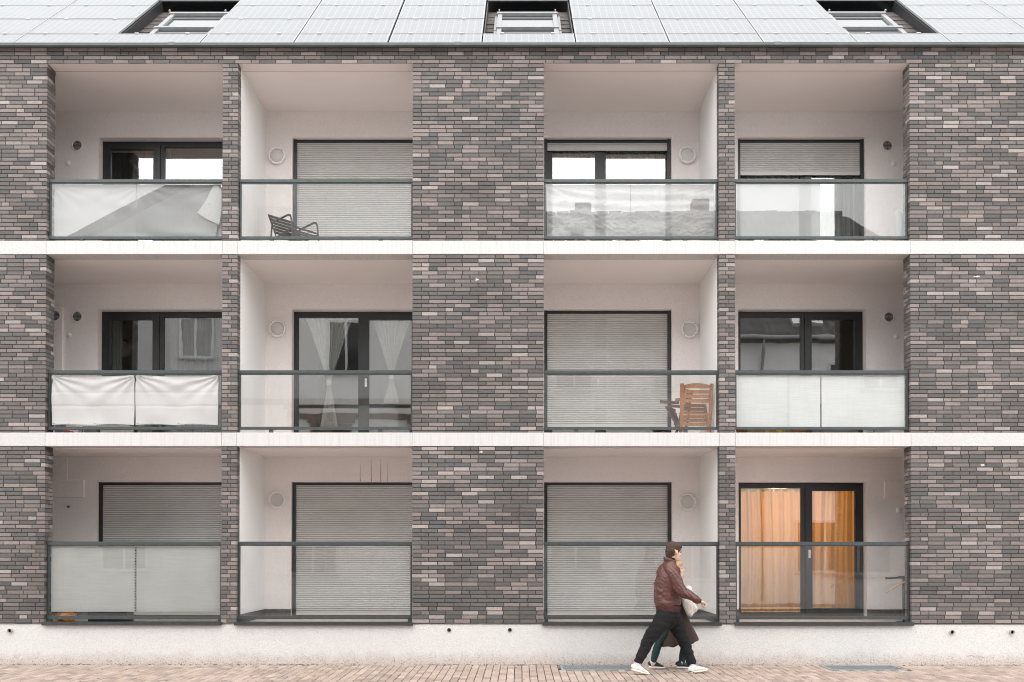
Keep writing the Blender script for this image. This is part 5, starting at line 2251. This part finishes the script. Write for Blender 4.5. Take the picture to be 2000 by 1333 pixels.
def tilt_hem(co, n_):
    p_ = co + mo
    return Vector((0, 0, -0.10 * (p_.x - mp(1304, 1190).x))) + n_ * 0.003 * math.sin(220 * (math.atan2(co.y, co.x)) / 6.28)


solid(m, 'waistband', 'rib_knit', jo, 0.009, 2, tilt_hem)
m = MB(mo)
limb(m, [(mp(1359, 1171.3, -0.237), 0.045, 0.042), (mp(1366, 1174.3, -0.229), 0.040, 0.037)], 18, 3)
m.build('cuff', 'rib_knit', jo, True)
m = MB(mo)
cpts = []
for k in range(25):
    a = lerp(-2.55, 2.55, k / 24) + math.pi
    cpts.append(mp(1309, 1097) + Vector((0.088 * math.cos(a), 0.080 * math.sin(a), 0.010 + 0.030 * -math.cos(a))))
m.tube(cpts, [(0.024, 0.010)] * 25, 10, side=(0, 0, 1))
m.build('collar', 'leather', jo, True)
m = MB(mo)
limb(m, [(mp(1310, 1100), 0.082, 0.074), (mp(1310.5, 1096), 0.072, 0.066), (mp(1311.5, 1093), 0.062, 0.060)], 20, 3)
m.build('shirt', 'black_shirt', man, True)

# trousers
tr = MB(mo)
limb(tr, [(mp(1304.5, 1184), 0.150, 0.150), (mp(1304.5, 1194), 0.168, 0.162), (mp(1304.5, 1204), 0.170, 0.160), (mp(1305, 1213), 0.150, 0.120)], 26, 4)
limb(tr, [(mp(1301, 1200, -0.075), 0.110, 0.130), (mp(1288, 1221, -0.095), 0.108, 0.120), (mp(1271.5, 1243, -0.11), 0.090, 0.098), (mp(1260, 1266, -0.11), 0.076, 0.080),
          (mp(1249.5, 1288, -0.11), 0.064, 0.066), (mp(1246.5, 1294.5, -0.11), 0.062, 0.064)], 20, 4, end1=False)
limb(tr, [(mp(1309, 1200, 0.075), 0.110, 0.130), (mp(1321, 1222, 0.095), 0.104, 0.116), (mp(1334, 1248, 0.105), 0.085, 0.092), (mp(1342, 1271, 0.105), 0.074, 0.078),
          (mp(1349.5, 1292, 0.10), 0.066, 0.068), (mp(1352, 1298.5, 0.10), 0.064, 0.066)], 20, 4, end1=False)


def trouser_disp(co, n_):
    p_ = co + mo
    return n_ * (0.010 * nz3(p_.x * 9, p_.y * 9, p_.z * 22) + 0.006 * abs(nz3(p_.x * 20, p_.y * 14, p_.z * 34 + 2)))


solid(tr, 'trousers', 'trouser_cloth', man, 0.009, 3, trouser_disp)


def trainer(owner, off, ankle, heel, toe, w, upper, sole, lace, label_sole='sole', hgt=0.105, k=1.0):
    """low trainer from heel to toe (points on the underside), ankle opening above the heel"""
    heel, toe, ankle = Vector(heel), Vector(toe), Vector(ankle)
    d = (toe - heel)
    L = d.length
    d.normalize()
    y = Vector((0, 1, 0))
    u = y.cross(d).normalized()
    if u.z < 0:
        u = -u
    m = MB(off)
    prof = [(0.0, 0.016, 0.60, 0.034), (0.04, 0.030, 0.78, 0.050), (0.13, 0.038, 0.84, 0.050), (0.30, 0.042, 0.78, 0.046), (0.48, 0.036, 0.84, 0.037), (0.68, 0.024, 0.94, 0.025), (0.86, 0.016, 0.84, 0.018), (0.98, 0.010, 0.46, 0.011)]
    pts = [heel + d * (t_ * L) + u * (0.020 + hh) for t_, hh, _, _ in prof]
    m.tube(pts, [(w * a, hh) for _, _, a, hh in prof], 20, side=(0, 1, 0))
    collar_at = heel + d * (0.20 * L) + u * 0.075
    m.tube([heel + d * (0.22 * L) + u * 0.05, lerp(collar_at, ankle, 0.45)], [(w * 0.80, 0.058), (w * 0.68, 0.050)], 18, side=(0, 1, 0))
    sh = solid(m, 'shoe', upper, owner, 0.006, 3)
    m = MB(off)
    ps = [heel + d * (t_ * L) + u * hh for t_, hh in ((-0.02, 0.018), (0.10, 0.014), (0.35, 0.015), (0.6, 0.014), (0.85, 0.016), (1.0, 0.022), (1.03, 0.028))]
    m.tube(ps, [(w * a, hh) for a, hh in ((0.72, 0.014), (0.98, 0.018), (0.92, 0.017), (1.04, 0.016), (0.98, 0.015), (0.62, 0.012), (0.34, 0.008))], 18, side=(0, 1, 0))
    m.build('sole', sole, sh, True, fix=True)
    for q in range(4):
        t_ = 0.40 + 0.075 * q
        c_ = heel + d * (t_ * L) + u * (0.094 - 0.0145 * q)
        m = MB(off)
        m.tube([c_ + y * (-w * 0.45), c_ + u * 0.007, c_ + y * (w * 0.45)], 0.0045, 6, side=(0, 0, 1))
        m.build('lace', lace, sh)
    m = MB(off)
    m.tube([collar_at, ankle], [0.046 * k, 0.044 * k], 14)
    m.build('sock', 'sock', owner, True)
    return sh


sh1 = trainer(man, mo, mp(1246, 1296, -0.11), mp(1233.5, 1310, -0.14), mp(1267, 1319.5, -0.14), 0.050, 'shoe_white', 'shoe_sole', 'shoe_white')
sh2 = trainer(man, mo, mp(1352, 1299, 0.10), mp(1347.5, 1316, 0.04), mp(1382, 1311, 0.04), 0.050, 'shoe_white', 'shoe_sole', 'shoe_white')
m = MB(mo)
hs = mp(1345.3, 1311.5, 0.04)
m.bar(hs + Vector((0.0, -0.040, 0.0)), hs + Vector((0.07, -0.047, -0.012)), 0.004, 0.012)
m.build('heel_stripe', 'shoe_black', sh2)

# ---- the woman beyond him: long dark coat, blonde, tote bag
YW = -0.52


def wp(x, y, dy=0.0):
    return at(x, y, YW + dy)


wom = empty('person', (wp(1320, 1200).x, YW, 0))
tag(wom, 'blonde person in a long dark brown coat half hidden behind the walking man', 'person')
wo = wom.location.copy()
body = MB(wo)
wrot = Matrix.Rotation(R(-4), 3, 'Z')
wc = wp(1321, 1111.5)
head_shape(body, wc, wrot, 0.98)
limb(body, [(wp(1316, 1134), 0.050, 0.050), (wp(1318, 1126), 0.046, 0.046), (wp(1319, 1120), 0.046, 0.046)], 14)
limb(body, [(wp(1318, 1205), 0.14, 0.11), (wp(1317, 1170), 0.12, 0.095), (wp(1317, 1145), 0.14, 0.10), (wp(1317, 1137), 0.12, 0.07)], 16)
WA = [(1317, 1140, -0.15), (1313, 1163, -0.18), (1310, 1181, -0.18), (1315, 1195, -0.15), (1321, 1207, -0.10)]
limb(body, [(wp(*a), r, r) for a, r in zip(WA, (0.046, 0.04, 0.036, 0.030, 0.024))], 12)
WA2 = [(1318, 1140, 0.15), (1314, 1163, 0.18), (1311, 1181, 0.18), (1315, 1195, 0.15), (1321, 1207, 0.10)]
limb(body, [(wp(*a), r, r) for a, r in zip(WA2, (0.046, 0.04, 0.036, 0.030, 0.024))], 12)
for A in (WA, WA2):
    hw_ = wp(*A[-1])
    hand_fist(body, hw_, (hw_ - wp(*A[-2])), -1, 0.92)
WR = [(1315, 1208, -0.085), (1299, 1236, -0.085), (1288, 1254, -0.085), (1281, 1274, -0.085), (1276.5, 1291, -0.085), (1275, 1298, -0.085)]
WL = [(1321, 1208, 0.085), (1330, 1235, 0.085), (1337, 1258, 0.085), (1334, 1280, 0.085), (1331, 1295, 0.085), (1330, 1300, 0.085)]
for L in (WR, WL):
    limb(body, [(wp(*a), r, r) for a, r in zip(L, (0.08, 0.07, 0.047, 0.046, 0.032, 0.030))], 12)
wb = solid(body, 'body', 'skin', wom, 0.0075, 3)
for s in (-1, 1):
    m = MB(wo)
    m.ball(wc + wrot @ (Vector((0.080, s * 0.030, -0.002)) * 0.98), (0.012, 0.013, 0.008), 12, 8, rot=wrot)
    m.build('eye', 'eye_dark', wb, True)
lg = MB(wo)
for L in (WR, WL):
    limb(lg, [(wp(*a), r, r) for a, r in zip(L[:5], (0.095, 0.085, 0.062, 0.058, 0.044))], 16)
limb(lg, [(wp(1318, 1196), 0.14, 0.13), (wp(1318, 1212), 0.14, 0.12)], 18)
solid(lg, 'leggings', 'leggings', wom, 0.009, 2, lambda co, n_: n_ * 0.004 * nz3(co.x * 20, co.y * 20, co.z * 40))
hm = MB(wo)
for p_, r in (((-0.015, 0, 0.050), (0.104, 0.084, 0.080)), ((-0.050, 0, 0.0), (0.075, 0.085, 0.105)), ((-0.065, 0, -0.09), (0.055, 0.080, 0.11)), ((-0.05, 0, -0.18), (0.05, 0.075, 0.09)),
              ((0.035, 0, 0.078), (0.058, 0.066, 0.036)), ((0.02, -0.072, 0.0), (0.034, 0.020, 0.075)), ((0.02, 0.072, 0.0), (0.034, 0.020, 0.075)),
              ((0.03, -0.078, -0.10), (0.030, 0.022, 0.10)), ((0.03, 0.078, -0.10), (0.030, 0.022, 0.10))):
    hm.ball(wc + wrot @ (Vector(p_) * 0.98), r, 20, 14, rot=wrot)
solid(hm, 'hair', 'hair_blonde', wom, 0.007, 3, hair_disp)
m = MB(wo)
spts = []
for k in range(17):
    a = 2 * math.pi * k / 16
    spts.append(wp(1319, 1129) + Vector((0.078 * math.cos(a), 0.075 * math.sin(a), -0.02 * math.cos(a))))
m.tube(spts, [(0.030, 0.030)] * 17, 10, side=(0, 0, 1), caps=False)
limb(m, [(wp(1327, 1131, -0.03), 0.035, 0.03), (wp(1330, 1145, -0.04), 0.04, 0.022), (wp(1330, 1160, -0.05), 0.042, 0.02)], 12)
solid(m, 'scarf', 'scarf', wom, 0.008, 2, lambda co, n_: n_ * 0.010 * nz3(co.x * 24, co.y * 24, co.z * 24))
ct = MB(wo)
limb(ct, [(wp(1325.5, 1258), 0.255, 0.300), (wp(1325, 1254), 0.262, 0.298), (wp(1322.5, 1232), 0.235, 0.245), (wp(1319.5, 1208), 0.205, 0.190), (wp(1318, 1185), 0.180, 0.150), (wp(1317.5, 1165), 0.180, 0.138),
          (wp(1317.5, 1148), 0.190, 0.128), (wp(1317.5, 1138), 0.170, 0.100), (wp(1318, 1132), 0.090, 0.070)], 30, 4, end0=False)
for A, sg in ((WA, -1), (WA2, 1)):
    limb(ct, [(wp(*a), r, r) for a, r in zip(A, (0.075, 0.068, 0.062, 0.056, 0.050))], 16)


def coat_disp(co, n_):
    p_ = co + wo
    zz = p_.z - 0.4
    k = max(0.0, min(1.0, 1.0 - zz / 0.9))
    ang = math.atan2(co.y, p_.x - wp(1321, 1230).x)
    v = n_ * (0.016 * k * math.sin(ang * 6 + 1.5 * nz3(p_.z * 2, 1.0)) + 0.008 * nz3(p_.x * 12, p_.y * 12, p_.z * 7))
    if p_.z < 0.62:
        v.z += 0.06 * max(0.0, (p_.x - wp(1335, 1250).x)) + 0.04 * max(0.0, wp(1305, 1250).x - p_.x)
    return v


solid(ct, 'coat', 'coat_wool', wom, 0.011, 3, coat_disp)
trainer(wom, wo, wp(1276.5, 1291, -0.085), wp(1268, 1305, -0.06), wp(1297, 1306.5, -0.06), 0.042, 'shoe_black', 'shoe_white', 'shoe_black', k=1.0)
trainer(wom, wo, wp(1331, 1295, 0.085), wp(1322, 1305.5, 0.07), wp(1351, 1306.5, 0.07), 0.042, 'shoe_black', 'shoe_white', 'shoe_black', k=1.0)

# tote bag on her near shoulder
YB = -0.76


def bp(x, y, dy=0.0):
    return at(x, y, YB + dy)


bag = empty('tote_bag', bp(1346, 1204))
tag(bag, 'cream canvas tote bag hanging between the two walking people', 'bag')
bo_ = bag.location.copy()
outline = [(1328, 1152), (1336, 1147), (1343, 1144), (1349.5, 1144.5), (1351.5, 1156), (1354.5, 1170), (1363, 1191), (1356, 1199), (1349, 1205), (1342, 1203), (1335, 1186), (1330, 1168)]
cen = Vector((0, 0, 0))
ring = [bp(x, y) for x, y in outline]
for r_ in ring:
    cen += r_ / len(ring)
vs, fs = [], []
n = len(ring)
LV = ((1.0, 0.0), (0.98, 0.022), (0.80, 0.045), (0.45, 0.058))
for sg in (-1, 1):
    for (kk, dd) in LV:
        for r_ in ring:
            q = cen + (r_ - cen) * kk
            q.y += sg * dd
            vs.append(q)
    vs.append(cen + Vector((0, sg * 0.060, 0)))
blk = len(LV) * n + 1
for sI in range(2):
    o0 = sI * blk
    for l in range(len(LV) - 1):
        for k in range(n):
            k2 = (k + 1) % n
            f = (o0 + l * n + k, o0 + l * n + k2, o0 + (l + 1) * n + k2, o0 + (l + 1) * n + k)
            fs.append(f if sI else f[::-1])
    for k in range(n):
        k2 = (k + 1) % n
        f = (o0 + (len(LV) - 1) * n + k, o0 + (len(LV) - 1) * n + k2, o0 + len(LV) * n)
        fs.append(f if sI else f[::-1])
m = MB(bo_)
m.add(vs, fs)
solid(m, 'bag_body', 'tote_canvas', bag, 0.008, 2, lambda co, n_: n_ * (0.010 * nz3(co.x * 16 + co.z * 5, co.y * 12, co.z * 7) + 0.006 * abs(nz3(co.x * 40, co.y * 20, co.z * 12))))
for dy in (-0.02, 0.03):
    m = MB(bo_)
    m.tube([bp(1331, 1156, dy), bp(1326, 1146, dy + 0.03), bp(1319, 1136, 0.10), bp(1322, 1137, 0.11), bp(1336, 1143, dy + 0.03), bp(1343, 1147, dy)], [(0.014, 0.004)] * 6, 8)
    m.build('strap', 'tote_canvas', bag, True)
